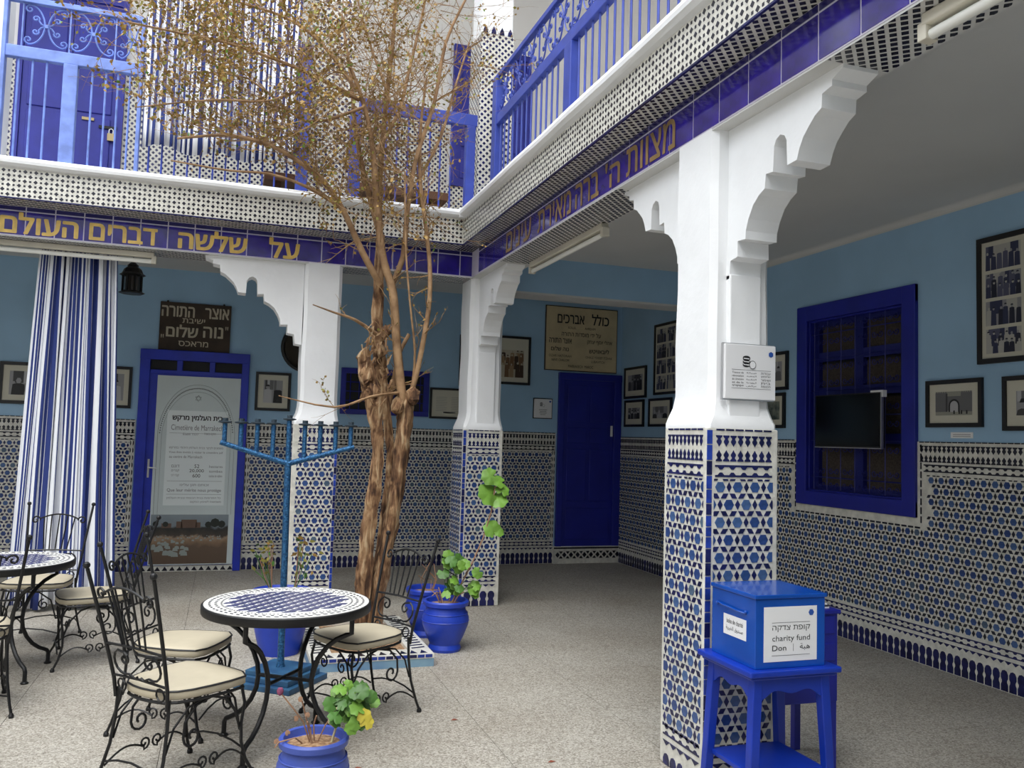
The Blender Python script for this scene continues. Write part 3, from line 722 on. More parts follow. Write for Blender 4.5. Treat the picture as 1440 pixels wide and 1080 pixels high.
def photo_mat():
    m = bpy.data.materials.new('cemetery_photo'); m.use_nodes = True; nt = m.node_tree; b = nt.nodes['Principled BSDF']; b.inputs['Roughness'].default_value = .5
    g = nt.nodes.new('ShaderNodeNewGeometry'); s = nt.nodes.new('ShaderNodeSeparateXYZ'); nt.links.new(g.outputs['Position'], s.inputs[0])
    n = nt.nodes.new('ShaderNodeTexNoise'); n.inputs['Scale'].default_value = 14; n.inputs['Detail'].default_value = 6; nt.links.new(g.outputs['Position'], n.inputs['Vector'])
    a = nt.nodes.new('ShaderNodeMath'); a.operation = 'MULTIPLY_ADD'; a.inputs[1].default_value = .12; nt.links.new(n.outputs['Fac'], a.inputs[0]); nt.links.new(s.outputs['Z'], a.inputs[2])
    r = nt.nodes.new('ShaderNodeValToRGB'); e = r.color_ramp.elements; r.color_ramp.interpolation = 'LINEAR'
    e[0].position = .10; e[0].color = (.11, .07, .045, 1); e[1].position = .72; e[1].color = (.27, .32, .35, 1)
    for p, c in ((.33, (.13, .085, .055, 1)), (.38, (.24, .15, .09, 1)), (.43, (.34, .24, .16, 1)), (.455, (.06, .045, .035, 1)), (.53, (.025, .025, .022, 1)), (.56, (.20, .24, .27, 1))): q = e.new(p); q.color = c
    nt.links.new(a.outputs[0], r.inputs[0]); nt.links.new(r.outputs[0], b.inputs['Base Color']); return m
pho.build('photo_strip', photo_mat(), bn)
rn = random.Random(4); st = MB(); tm = mat('tombstone_print', (.30, .34, .32), .6)
for k in range(90):
    d = rn.random() ** .6; zz = .14 + .25 * d; xx = rn.uniform(X0 + .02, X1 - .12); 
    if xx > -.35 and d < .75: continue
    w = .07 * (1.15 - d); h = .05 * (1.15 - d); ck = .002 + k * 2e-5; st.add([F(xx, zz, ck), F(xx + w, zz, ck), F(xx + w * .9, zz + h * .8, ck), F(xx + w * .5, zz + h, ck), F(xx + w * .1, zz + h * .8, ck)], [(0, 1, 2, 3, 4)])
st.build('tombstones_print', tm, bn, kind='stuff')
bu = MB()
for (x, w, h) in ((-.60, .10, .05), (-.45, .06, .07), (-.40, .16, .09), (-.25, .05, .06)): bu.add([F(x, .475, .002), F(x + w, .475, .002), F(x + w, .475 + h, .002), F(x, .475 + h, .002)], [(0, 1, 2, 3)])
bu.build('ramparts_print', mat('rampart_print', (.14, .085, .06), .6), bn)
bt = MB()
for (x, zc_, r_) in ((-.05, .53, .05), (-.12, .51, .035), (.02, .515, .04), (-.66, .52, .03), (-.56, .515, .03)): bt.add([F(x + r_ * cos(k * pi / 4), zc_ + r_ * sin(k * pi / 4), .0025 + r_ * .01) for k in range(8)], [tuple(range(8))])
bt.build('treeline_print', mat('tree_print', (.02, .025, .02), .6), bn, kind='stuff')
pc = (-.29, 1.66)
def arch(hw, zs, zt_, n=12):
    P = [(-hw, .62), (-hw, zs)]
    for i in range(1, n): k = i / n; P.append((-hw * cos(k * pi / 2) * (1 - .06 * sin(k * pi)), zs + (zt_ - zs) * sin(k * pi / 2) ** .9))
    return P + [(0, zt_)] + [(-x, z) for x, z in reversed(P)]
for hw, zs, zt_, r_ in ((.40, 1.52, 2.05, .004), (.36, 1.50, 1.97, .003)): MB().tube([F(pc[0] + x, z, .001) for x, z in arch(hw, zs, zt_)], r_, 4, flat=.3).build('arch_line', bn_edge, bn)
zz = MB(); A = arch(.38, 1.51, 2.01)
for i in range(1, len(A) - 2):
    x0_, z0_ = A[i]; x1_, z1_ = A[i + 1]
    for q in range(3):
        k = q / 3; x, z = x0_ + (x1_ - x0_) * k, z0_ + (z1_ - z0_) * k
        if z > 1.5: zz.add([F(pc[0] + x + .009 * cos(w), z + .009 * sin(w), .0015) for w in (0, pi / 2, pi, 3 * pi / 2)], [(0, 1, 2, 3)])
zz.build('arch_ornament', bn_edge, bn, kind='stuff')
for s in (0, pi / 3):
    P = [F(pc[0] + .035 * cos(pi / 2 + s + k * 2 * pi / 3), 1.90 + .035 * sin(pi / 2 + s + k * 2 * pi / 3), .002) for k in (0, 1, 2, 0)]; MB().tube(P, .002, 4).build('star', bn_edge, bn)
MB().add([F(-.60, .72, .0015), F(.03, .72, .0015), F(.03, 1.76, .0015), F(-.60, 1.76, .0015)], [(0, 1, 2, 3)]).build('text_panel', bn_panel, bn)
T = lambda s, z, h, w, m=ink, cx=-.285, bold=0: text(s, F, cx - w / 2, z, w, h, m, bn, c=.0025, bold=bold)
navy_ink = mat('navy_print', (.02, .03, .09), .6)
T(heb('בית העלמין מרקש'), 1.64, .075, .52, ink, bold=.03); T('Cimetière de Marrakech', 1.545, .06, .54, grey_ink); T('Établi 1537', 1.49, .03, .16, grey_ink, -.35); T(heb('הוקם בשנת'), 1.49, .03, .12, grey_ink, -.15)
T(heb('מוזמנים לבקר בבית העלמין היהודי במרקש'), 1.335, .032, .56, grey_ink); T('Vous êtes invités à visiter le cimetière juif', 1.285, .03, .56, grey_ink); T('au centre de Marrakech', 1.238, .03, .34, grey_ink, -.39)
for i, (hw_, n_, fw) in enumerate((('דונם', '52', 'hectares'), ('קברים', '20,000', 'tombes'), ('קברי רבי', '600', 'tombes de rabbins'))):
    z = 1.13 - i * .052; T(n_, z, .04, {'52': .05, '20,000': .15, '600': .08}[n_], ink, -.27); T(heb(hw_), z + .005, .028, .08, grey_ink, -.49); T(fw, z + .005, .028, .14, grey_ink, -.07)
for z in (1.51, .985, .84): MB().add([F(-.57, z, .002), F(.0, z, .002), F(.0, z + .003, .002), F(-.57, z + .003, .002)], [(0, 1, 2, 3)]).build('rule', grey_ink, bn)
T(heb('זכותם תגן עלינו'), .925, .035, .30, grey_ink); T('Que leur mérite nous protège', .86, .045, .56, grey_ink, bold=.005)
for i, s in enumerate((heb('כל התרומות בבית הכנסת ובבית העלמין'), heb('משמשות לשיפוץ המקום'))): T(s, .785 - i * .042, .03, (.56, .32)[i], grey_ink, (-.285, -.16)[i])

# blue door
t = thing('door', 'deep blue panelled door under the ochre plaque, white handle', 'door', (4.45, YB, 0))
MB().box(4.02, 4.10, YB - .05, YB, .215, 2.42).box(4.80, 4.90, YB - .05, YB, .215, 2.42).box(4.018, 4.902, YB - .053, YB, 2.335, 2.422).build('door_frame', cobalt_dark, t, bevel=.006)
MB().box(4.10, 4.80, YB - .02, YB, .215, 2.34).build('door_leaf', cobalt_dark, t)
for x0, x1 in ((4.15, 4.42), (4.47, 4.75)):
    for z0, z1 in ((.30, .70), (.78, 1.45), (1.53, 1.72), (1.80, 2.27)):
        if x0 == 4.15 or z0 != .30: MB().box(x0, x1 if z0 != .30 else 4.75, YB - .032, YB - .02, z0, z1).build('door_panel', cobalt_dark, t, bevel=.01)
MB().box(4.755, 4.785, YB - .045, YB - .02, 1.62, 1.76).build('handle', sign_white, t, bevel=.006, label='small white door handle')
s_ = MB().box(4.0, XR, YB - .05, YB, 0, .215).build('door_step', zel_white, t)
fr = FB(4.0, YB - .05, 0); b = MB()
for k in range(10):
    a = .05 + k * .092
    b.prism([(a - .03, .11), (a, .075), (a + .03, .11), (a, .145)], fr, 0, .003)
    b.prism([(a + .02, .155), (a + .072, .155), (a + .046, .12)][::-1], fr, 0, .003); b.prism([(a + .02, .065), (a + .072, .065), (a + .046, .10)], fr, 0, .003)
b.prism([(0, .185), (.9, .185), (.9, .205), (0, .205)], fr, 0, .003); b.build('step_tiles', black_tile, t, kind='stuff')

# ------------------------------------------------------------------ window on the right wall (structure) with its grille
win = struct('window_1'); fr = FL(XR, 0, 0); wy0, wy1, wz0, wz1 = 5.03, 6.42, 1.055, 2.81
B = lambda y0, y1, z0, z1, c0, c1: MB().box(-y1, -y0, z0, z1, c0, c1, fr=fr)
MB().box(-wy1, -wy1 + .135, wz0, wz1, -.001, .035, fr=fr).box(-wy0 - .135, -wy0, wz0, wz1, -.001, .035, fr=fr).box(-wy1, -wy0, wz1 - .135, wz1, -.001, .034, fr=fr).box(-wy1, -wy0, wz0, wz0 + .12, -.001, .034, fr=fr).box(-WY1, -WY1 + .02, WZ0, WZ1, -.13, 0, fr=fr).box(-WY0 - .02, -WY0, WZ0, WZ1, -.13, 0, fr=fr).box(-WY1, -WY0, WZ1 - .02, WZ1, -.13, 0, fr=fr).box(-WY1, -WY0, WZ0, WZ0 + .02, -.13, 0, fr=fr).build('window_frame', cobalt_dark, win, bevel=.006)
B(WY0, WY1, WZ0, WZ1, -.13, -.11).build('pane', glass_dark, win)
cz = [WZ0, 1.62, 2.02, 2.33, WZ1]
for i in range(3 + 1):
    z0, z1 = cz[i], cz[i + 1]
    for y0, y1 in ((WY0, 5.73), (5.73, WY1)): B(y0 + .05, y1 - .05, z0 + .04, z1 - .04, -.108, -.10).build('window_net', curtain_net, win)
sash = MB()
for y in (WY0, 5.70, WY1 - .05): sash.box(-(y + .085), -y + .02, WZ0, WZ1, -.10, -.06, fr=fr)
for z in cz[:-1] + [WZ1 - .04]: sash.box(-WY1, -WY0, z - .02, z + .06, -.10, -.062, fr=fr)
sash.build('sash_bars', sash_m, win)
gr = MB()
for y in [WY0 + .06 + k * .17 for k in range(7)]: gr.tube([fr(-y, WZ0, -.02), fr(-y, WZ1, -.02)], .005, 4)
for z in (1.30, 1.62, 1.83, 2.05, 2.33, 2.55): gr.tube([fr(-WY0, z, -.02), fr(-WY1, z, -.02)], .005, 4)
gr.build('grille', sash_m, win)
sc_ = MB()
for y in [WY0 + .145 + k * .17 for k in range(6)]:
    for z in (1.24, 1.36, 1.55, 1.76, 1.90, 2.12, 2.26, 2.48, 2.61):
        for s in (-1, 1): sc_.tube([fr(-y + s * .0 + q[0], z + q[1], -.02) for q in spiral(s * .035, 0, .032, 1.2, pi if s > 0 else 0, s, 9)], .0045, 3)
sc_.build('grille_scrolls', sash_m, win, kind='stuff')

t = thing('television', 'flat black television hanging in front of the blue grilled window', 'television', (4.82, 5.665, 1.57))
f = frame((4.80, 5.665, 1.78), (0, -1, 0), (-1, 0, 0))
MB().box(-.385, .385, -.218, .218, -.03, .012, fr=f).build('body', frame_m, t, bevel=.005)
MB().box(-.372, .372, -.205, .207, .012, .0135, fr=f).build('screen', screen_m, t)
MB().box(-.385, .387, -.224, -.217, -.01, .014, fr=f).box(.384, .390, -.222, .215, -.01, .014, fr=f).build('silver_edge', silver, t)
MB().box(.27, .40, .212, .232, -.01, .01, fr=f).box(.372, .402, .18, .232, -.03, .008, fr=f).build('bracket_tab', sign_white, t)
MB().box(-.06, .06, -.06, .06, -.10, -.03, fr=f).build('wall_mount', iron, t)

# small window on back wall
win = struct('window_2'); fz = FB(0, YB, 0)
MB().box(1.27, 1.33, 1.80, 2.33, -.02, .03, fr=fz).box(2.26, 2.33, 1.80, 2.33, -.02, .03, fr=fz).box(1.27, 2.33, 2.27, 2.335, -.02, .031, fr=fz).box(1.27, 2.33, 1.79, 1.85, -.02, .031, fr=fz).build('window_frame', cobalt_dark, win, bevel=.004)
MB().box(1.33, 2.26, 1.85, 2.27, 0, .008, fr=fz).build('pane', glass_dark, win)
g_ = MB()
for k in range(9): g_.tube([fz(1.38 + k * .105, 1.85, .02), fz(1.38 + k * .105, 2.27, .02)], .005, 4)
for z in (1.95, 2.06, 2.17): g_.tube([fz(1.33, z, .02), fz(2.26, z, .02)], .005, 4)
g_.build('grille', cobalt_dark, win)

# ------------------------------------------------------------------ framed pictures
GREY = [mat('photo_grey_%s' % n, (c, c, c * 1.02), .5) for n, c in (('black', .012), ('dark', .05), ('mid', .14), ('light', .30), ('pale', .45))]
NAVYG = [mat('photo_navy_%s' % n, c, .5) for n, c in (('black', (.010, .012, .03)), ('dark', (.025, .03, .075)), ('mid', (.08, .085, .14)), ('light', (.27, .27, .28)), ('pale', (.42, .41, .37)))]
def people(fr, a0, b0, w, h, parent, seed, pal, rows=2, n=7, bgi=3):
    rn = random.Random(seed); q = MB().add([fr(a0, b0, .001), fr(a0 + w, b0, .001), fr(a0 + w, b0 + h, .001), fr(a0, b0 + h, .001)], [(0, 1, 2, 3)]).build('photo', pal[bgi], parent)
    L = {k: MB() for k in range(5)}
    for k in range(4):
        x = a0 + rn.uniform(0, w * .7); ww = rn.uniform(.1, .3) * w; z = b0 + h * rn.uniform(.45, .6); cq = .0011 + k * 6e-5; L[rn.choice((1, 2, 4))].add([fr(x, z, cq), fr(min(x + ww, a0 + w), z, cq), fr(min(x + ww, a0 + w), b0 + h, cq), fr(x, b0 + h, cq)], [(0, 1, 2, 3)])
    c = .0014
    for r in range(rows):
        base = b0 + h * (.30 if rows > 1 else .05) * (rows - 1 - r); hh = h * (.62 if rows > 1 else .78) * rn.uniform(.95, 1.05)
        for i in range(n):
            x = a0 + w * (i + .5 + rn.uniform(-.15, .15)) / n; fw = w / n * .48; c += .00003; top = base + hh * rn.uniform(.85, 1.05)
            top = min(top, b0 + h * .98); hd = w / n * .24; m = rn.choice((0, 0, 1, 1, 2, 4))
            xl, xr = max(a0, x - fw), min(a0 + w, x + fw)
            L[m].add([fr(xl, max(b0, base), c), fr(xr, max(b0, base), c), fr(xr - fw * .15, top - hd * 2.2, c), fr(x, top - hd * 1.6, c), fr(xl + fw * .15, top - hd * 2.2, c)], [(0, 1, 2, 3, 4)])
            cx = min(max(x, a0 + hd), a0 + w - hd)
            L[rn.choice((3, 4, 3))].add([fr(cx + hd * .8 * cos(k * pi / 3), top - hd + hd * sin(k * pi / 3), c + .00002) for k in range(6)], [tuple(range(6))])
            if rn.random() < .6: L[0].add([fr(cx - hd, top - hd * .6, c + .00003), fr(cx + hd, top - hd * .6, c + .00003), fr(cx + hd * .6, top + hd * .25, c + .00003), fr(cx - hd * .6, top + hd * .25, c + .00003)], [(0, 1, 2, 3)])
    for k, m in L.items():
        if m.f: m.build('figures', pal[k], q, kind='stuff')
def picture(fr, a0, b0, w, h, label, mode='people', fw=.03, mw=.07, seed=1, grp=None, **kw):
    """frame on wall plane fr, lower left (a0,b0)"""
    t = thing('framed_picture', label, 'picture', fr(a0 + w / 2, b0, .01), group=grp)
    f = MB(); D = .024
    for q in ((a0, a0 + fw, b0, b0 + h), (a0 + w - fw, a0 + w, b0, b0 + h), (a0 + fw, a0 + w - fw, b0, b0 + fw), (a0 + fw, a0 + w - fw, b0 + h - fw, b0 + h)):
        f.box(q[0], q[1], q[2], q[3], .001, D, fr=fr)
    f.build('frame', frame_m, t)
    MB().box(a0 + fw, a0 + w - fw, b0 + fw, b0 + h - fw, .002, .012, fr=fr).build('mat_board', paper, t)
    g = frame(fr(0, 0, .0122), fr.u, fr.n); ia, ib, iw, ih = a0 + fw + mw, b0 + fw + mw, w - 2 * (fw + mw), h - 2 * (fw + mw)
    if mode == 'people': people(g, ia, ib, iw, ih, t, seed, kw.get('pal', GREY), kw.get('rows', 1), kw.get('n', 3), kw.get('bgi', 3))
    elif mode == 'multi':
        nc, nr = kw['cols'], kw['nrows']; gp = .012
        for i in range(nc):
            for j in range(nr):
                people(g, ia + i * iw / nc + gp, ib + j * ih / nr + gp, iw / nc - 2 * gp, ih / nr - 2 * gp, t, seed + i * 7 + j, NAVYG, 1 if (i + j) % 2 else 2, 6, 4 if (i + j) % 3 == 0 else 3)
    elif mode == 'gate':
        q = MB().add([g(ia, ib, .001), g(ia + iw, ib, .001), g(ia + iw, ib + ih, .001), g(ia, ib + ih, .001)], [(0, 1, 2, 3)]).build('photo', mat('sepia_sky', (.30, .30, .25), .6), t)
        R = lambda x0, x1, z0, z1, c: [g(ia + x0 * iw, ib + z0 * ih, c), g(ia + x1 * iw, ib + z0 * ih, c), g(ia + x1 * iw, ib + z1 * ih, c), g(ia + x0 * iw, ib + z1 * ih, c)]
        wl2 = MB().add(R(.05, .95, .2, .8, .0015), [(0, 1, 2, 3)]).add(R(0, .33, .15, .95, .0017), [(0, 1, 2, 3)]).add(R(.70, 1, .15, .95, .0017), [(0, 1, 2, 3)])
        for k in range(5): wl2.add(R(.02 + k * .065, .05 + k * .065, .95, 1.0, .0017), [(0, 1, 2, 3)]).add(R(.72 + k * .058, .75 + k * .058, .95, 1, .0017), [(0, 1, 2, 3)])
        wl2.build('rampart', GREY[2], q); MB().add(R(.29, .34, .15, .92, .0019), [(0, 1, 2, 3)]).build('rampart_shade', GREY[1], q)
        P = lambda s: [(ia + iw * (.52 + s * .15 * cos(k * pi / 8)), ib + ih * (.40 + s * .28 * sin(k * pi / 8))) for k in range(9)]
        for s, m, c in ((1.0, GREY[0], .002), (.72, GREY[4], .0022)):
            pp = [(ia + iw * (.52 + s * .15), ib + ih * .14)] + P(s) + [(ia + iw * (.52 - s * .15), ib + ih * .14)]
            MB().add([g(x, z, c) for x, z in pp], [tuple(range(len(pp)))]).build('gate_arch', m, q)
        mm = MB()
        for x in (.50, .64, .70, .84): mm.add(R(x, x + .04, .05, .2, .0024), [(0, 1, 2, 3)])
        mm.build('figures', GREY[0], q)
    elif mode == 'crowd':
        people(g, ia, ib, iw, ih * .8, t, seed, kw['pal'], 3, 7, 3)
    elif mode == 'document':
        L = MB()
        for (x, z, ww, hh) in ((0.06, .15, .36, .7), (.55, .15, .38, .7), (.30, .05, .4, .06)):
            for k in range(9): L.add([g(ia + x * iw, ib + (z + hh * k / 9) * ih, .001), g(ia + (x + ww * (.7 + .3 * ((k * 7) % 3) / 2)) * iw, ib + (z + hh * k / 9) * ih, .001), g(ia + (x + ww) * iw * .98, ib + (z + hh * k / 9 + .012) * ih, .001), g(ia + x * iw, ib + (z + hh * k / 9 + .012) * ih, .001)], [(0, 1, 2, 3)])
        L.build('print', grey_ink, t, kind='stuff')
    elif mode == 'dark': MB().add([g(ia, ib, .001), g(ia + iw, ib, .001), g(ia + iw, ib + ih, .001), g(ia, ib + ih, .001)], [(0, 1, 2, 3)]).build('photo', mat('murky_print', (.03, .05, .05), .4, rgb2=(.25, .27, .22), scale=14, detail=8), t)
    return t
fR = FL(XR - .001, 0, 0)
yy = lambda y: -y
picture(fR, yy(4.94), 1.725, .49, .34, 'black framed photo of a fortified city gate on the right wall', 'gate', mw=.055, grp='photos on the right wall')
picture(fR, yy(4.29), 1.70, .46, .36, 'black framed photo at the right edge of the frame, next to the gate photo', 'people', mw=.07, seed=8, rows=1, n=2, grp='photos on the right wall')
picture(fR, yy(4.485), 2.155, 1.30, .87, 'large frame of many old group photos high on the right wall', 'multi', fw=.035, mw=.02, seed=20, cols=4, nrows=4, grp='photos on the right wall')
picture(fR, yy(6.93), 2.08, .36, .36, 'upper small framed photo beside the near pillar sign', 'people', seed=31, n=2, mw=.06, grp='photos on the right wall')
picture(fR, yy(6.97), 1.725, .36, .33, 'lower small framed green-tinted photo beside the near pillar sign', 'dark', seed=33, mw=.05, grp='photos on the right wall')
picture(fR, yy(9.95), 2.11, .60, .40, 'framed group photo right of the blue door, topmost of three', 'people', seed=41, n=5, grp='photos on the right wall')
picture(fR, yy(9.93), 1.75, .53, .34, 'framed photo right of the blue door, lower one nearest it', 'people', seed=43, n=4, grp='photos on the right wall')
picture(fR, yy(9.27), 1.75, .56, .34, 'framed photo right of the blue door, lower one farther from it', 'people', seed=47, n=3, grp='photos on the right wall')
picture(fR, yy(9.15), 2.13, .85, .85, 'tall frame of many small group photos left of the near pillar', 'multi', seed=60, mw=.02, cols=3, nrows=4, grp='photos on the right wall')
fB = FB(0, YB - .001, 0)
picture(fB, 3.02, 2.235, .61, .61, 'framed brown print of a crowd right of the corner pillar', 'crowd', fw=.03, mw=.06, seed=12, pal=[mat('brown_ink', (.05, .025, .012), .6), mat('brown_mid', (.17, .09, .04), .6), mat('brown_light', (.3, .2, .11), .6), mat('print_paper', (.42, .38, .28), .6), mat('print_pale', (.5, .45, .34), .6)], grp='pictures on the back wall')
picture(fB, 2.345, 1.775, .50, .375, 'framed document with printed columns left of the corner pillar', 'document', fw=.025, mw=.03, grp='pictures on the back wall')
picture(fB, 2.70, 2.19, .10, .63, 'narrow dark frame edge just left of the corner pillar', 'dark', fw=.035, mw=0.002, grp='pictures on the back wall')
picture(fB, .31, 1.795, .39, .44, 'black framed photo between banner door and left pillar', 'people', seed=14, n=2, fw=.03, mw=.06, grp='pictures on the back wall')
picture(fB, -1.40, 1.765, .42, .45, 'framed photo half hidden by the right edge of the curtain', 'people', seed=16, n=2, fw=.03, mw=.05, grp='pictures on the back wall')
picture(fB, -2.25, 1.77, .60, .44, 'framed photo left of the floor-length curtain', 'people', seed=18, n=3, fw=.035, mw=.06, grp='pictures on the back wall')
t = thing('label_card', 'small white caption card under the gate photo', 'card', (XR, 4.6, 1.63)); MB().box(-4.73, -4.54, 1.648, 1.69, 0, .003, fr=fR).build('card', sign_white, t)
for k in range(2): MB().box(-4.71, -4.56, 1.658 + k * .013, 1.662 + k * .013, .003, .0035, fr=fR).build('caption_line', grey_ink, t)
# round mirror
t = thing('wall_mirror', 'round dark framed mirror partly behind the left pillar', 'mirror', (.86, YB, 2.53))
P = [(.86 + .27 * cos(k * pi / 16), YB - .02, 2.54 + .27 * sin(k * pi / 16)) for k in range(33)]; MB().tube(P, .022, 8, cap=False).build('frame', frame_m, t, smooth=60)
MB().prism([(.86 + .26 * cos(k * pi / 16), 2.54 + .26 * sin(k * pi / 16)) for k in range(32)], FB(0, YB - .002, 0), 0, .012).build('mirror_plate', mat('dim_mirror', (.05, .04, .03), .15, metal=.5), t)

# ------------------------------------------------------------------ signs
t = thing('wooden_sign', 'dark wooden board with pale Hebrew letters above the banner door', 'sign', (-.36, YB - .02, 2.42))
F = FB(0, YB - .035, 0); MB().box(-.735, .01, YB - .035, YB, 2.425, 2.96).build('board', wood_sign, t, bevel=.004)
for s, a, z, w, h, bo in (('אוצר', -.265, 2.80, .25, .115, .03), ('התורה', -.715, 2.80, .335, .115, .03), ('ישיבת', -.50, 2.735, .235, .05, .02), ('שלום', -.66, 2.575, .325, .135, .03), ('נוה', -.275, 2.585, .205, .12, .03), ('מראכס', -.53, 2.475, .31, .058, .02)):
    text(heb(s), F, a, z, w, h, letter_bone, t, bold=bo)
text('"', F, -.045, 2.68, .03, .04, letter_bone, t); text('"', F, -.715, 2.555, .03, .04, letter_bone, t)
for x in (-.66, -.07): MB().ball((x, YB - .03, 2.965), .012).build('nail', iron, t)
t = thing('stone_plaque', 'square ochre plaque with black Hebrew lettering above the blue door', 'sign', (4.33, YB - .02, 2.45))
F = FB(0, YB - .03, 0); MB().box(3.83, 4.82, YB - .03, YB, 2.455, 3.27).build('plate', plaque_m, t, bevel=.004); MB().box(3.82, 4.83, YB - .022, YB, 2.445, 3.28).build('edge', wood_sign, t)
for s, a, z, w, h, H_, bo in (('כולל', 4.46, 3.06, .24, .14, 1, .02), ('אברכים', 3.98, 3.06, .37, .11, 1, .02), ('KOLLEL', 4.13, 2.99, .11, .03, 0, 0), ('AVREHIM', 4.36, 2.99, .15, .03, 0, 0), ('על ידי מוסדות התורה', 4.04, 2.895, .55, .06, 1, .01),
        ('אוצר התורה', 3.87, 2.80, .31, .06, 1, .02), ('אהלי יוסף יצחק', 4.40, 2.80, .35, .065, 1, .01), ('נוה שלום', 3.90, 2.70, .24, .055, 1, .02), ('ליובאוויטש', 4.43, 2.69, .28, .06, 1, .02),
        ('OZAR HATORAH', 3.87, 2.62, .31, .03, 0, 0), ('OHALE YOSSEF ITZHAK', 4.38, 2.62, .38, .03, 0, 0), ('NEVE CHALOM', 3.91, 2.565, .24, .03, 0, .01), ('LUBAVITCH', 4.46, 2.565, .19, .03, 0, 0), ('MARRAKECH  MAROC', 4.14, 2.49, .35, .035, 0, .01)):
    text(heb(s) if H_ else s, F, a, z, w, h, ink, t, bold=bo)

def hexlogo(F, a, b, r, parent): return MB().add([F(a + r * cos(k * pi / 3 + pi / 6), b + r * sin(k * pi / 3 + pi / 6), .002) for k in range(6)], [tuple(range(6))]).build('blue_emblem', mat('emblem_blue', (.02, .08, .35), .5), parent)
def coins(F, a, b, s, parent):
    q = MB()
    E = lambda cx, cy, rx, ry, c, n=14: q.add([F(a + s * (cx + rx * cos(k * 2 * pi / n)), b + s * (cy + ry * sin(k * 2 * pi / n)), c) for k in range(n)], [tuple(range(n))])
    for k in range(3):
        y_ = k * .26; E(0, y_, .36, .16, .002); q.add([F(a - s * .36, b + s * y_, .002), F(a + s * .36, b + s * y_, .002), F(a + s * .36, b + s * (y_ + .1), .002), F(a - s * .36, b + s * (y_ + .1), .002)], [(0, 1, 2, 3)])
    E(0, .64, .36, .16, .0022); E(.60, .05, .34, .36, .0024)
    o = q.build('coin_icon', ink, parent); w = MB()
    for k in range(3): w.add([F(a - s * .29, b + s * (k * .26 + .02), .0027), F(a + s * .27, b + s * (k * .26 - .02), .0027), F(a + s * .27, b + s * (k * .26 + .07), .0027), F(a - s * .29, b + s * (k * .26 + .09), .0027)], [(0, 1, 2, 3)])
    w.add([F(a + s * (.60 + .29 * cos(k * pi / 7)), b + s * (.05 + .31 * sin(k * pi / 7)), .003) for k in range(14)], [tuple(range(14))])
    w.build('coin_face', sign_white, o)
t = thing('information_sign', 'white square sign with coin icon on the nearest pillar', 'sign', (2.33, 3.40, 1.77))
F = FB(0, 3.405, 0); MB().box(2.192, 2.468, 3.405, 3.43, 1.768, 2.026).build('plate', sign_white, t, bevel=.003); MB().box(2.187, 2.472, 3.42, 3.435, 1.763, 2.031).build('backing', silver, t)
coins(F, 2.305, 1.928, .056, t); hexlogo(F, 2.44, 1.985, .014, t)
for z in (1.905, 1.818): MB().add([F(2.225, z, .002), F(2.44, z, .002), F(2.44, z + .0015, .002), F(2.225, z + .0015, .002)], [(0, 1, 2, 3)]).build('rule', ink, t)
for k, (s1, s2, s3) in enumerate((('Travaux de', 'ﺔﻧﺎﻴﺻ', 'עבודות'), ('rénovation', 'ﺪﺒﻌﻤﻟﺍ', 'שיפוץ'), ('du cimetière', 'ﺓﺮﺒﻘﻤﻟﺍ', 'ושימור'), ('et de la', 'ﺔﻳﺩﻮﻬﻴﻟﺍ', 'בית'), ('synagogue', 'ﺶﻛﺍﺮﻣ', 'הכנסת'))):
    z = 1.888 - k * .0155
    for s, a, w in ((s1, 2.228, .062), (s2, 2.305, .055), (heb(s3), 2.385, .053)): text(s, F, a, z, w, .009, ink, t)
t = thing('information_sign', 'small white sign with coin icon left of the blue door', 'sign', (3.81, YB, 1.83))
F = FB(0, YB - .02, 0); MB().box(3.695, 3.935, YB - .02, YB, 1.83, 2.07).build('plate', sign_white, t, bevel=.003); MB().box(3.685, 3.945, YB - .01, YB, 1.82, 2.08).build('backing', frame_m, t)
coins(F, 3.79, 1.985, .05, t); hexlogo(F, 3.91, 2.04, .014, t)
for k, w in enumerate((.11, .09, .10, .07)): MB().add([F(3.815 - w / 2, 1.93 - k * .02, .002), F(3.815 + w / 2, 1.93 - k * .02, .002), F(3.815 + w / 2, 1.935 - k * .02, .002), F(3.815 - w / 2, 1.935 - k * .02, .002)], [(0, 1, 2, 3)]).build('text_line', ink, t)

# ------------------------------------------------------------------ lantern
t = thing('hanging_lantern', 'black pierced metal lantern hanging right of the curtain', 'lantern', (-.875, 8.5, 2.78))
c = (-.875, 8.5, 0)
MB().lathe([(.10, 2.79), (.115, 2.80), (.085, 2.815)], c, 8).build('base_rim', iron, t)
MB().lathe([(.085, 2.95), (.115, 2.965), (.09, 2.985), (.075, 3.02), (.045, 3.045), (.05, 3.055), (.012, 3.09)], c, 8).build('roof', iron, t)
for k in range(8):
    w = k * pi / 4 + pi / 8; MB().tube([(c[0] + .085 * cos(w), c[1] + .085 * sin(w), 2.81), (c[0] + .085 * cos(w), c[1] + .085 * sin(w), 2.955)], .008, 4).build('upright', iron, t)
MB().lathe([(.07, 2.815), (.07, 2.95)], c, 8).build('glass', mat('lantern_glass', (.05, .045, .04), .2), t)
MB().tube([(c[0], c[1], 3.08), (c[0], c[1], ZC)], .005, 5).build('chain', iron, t)

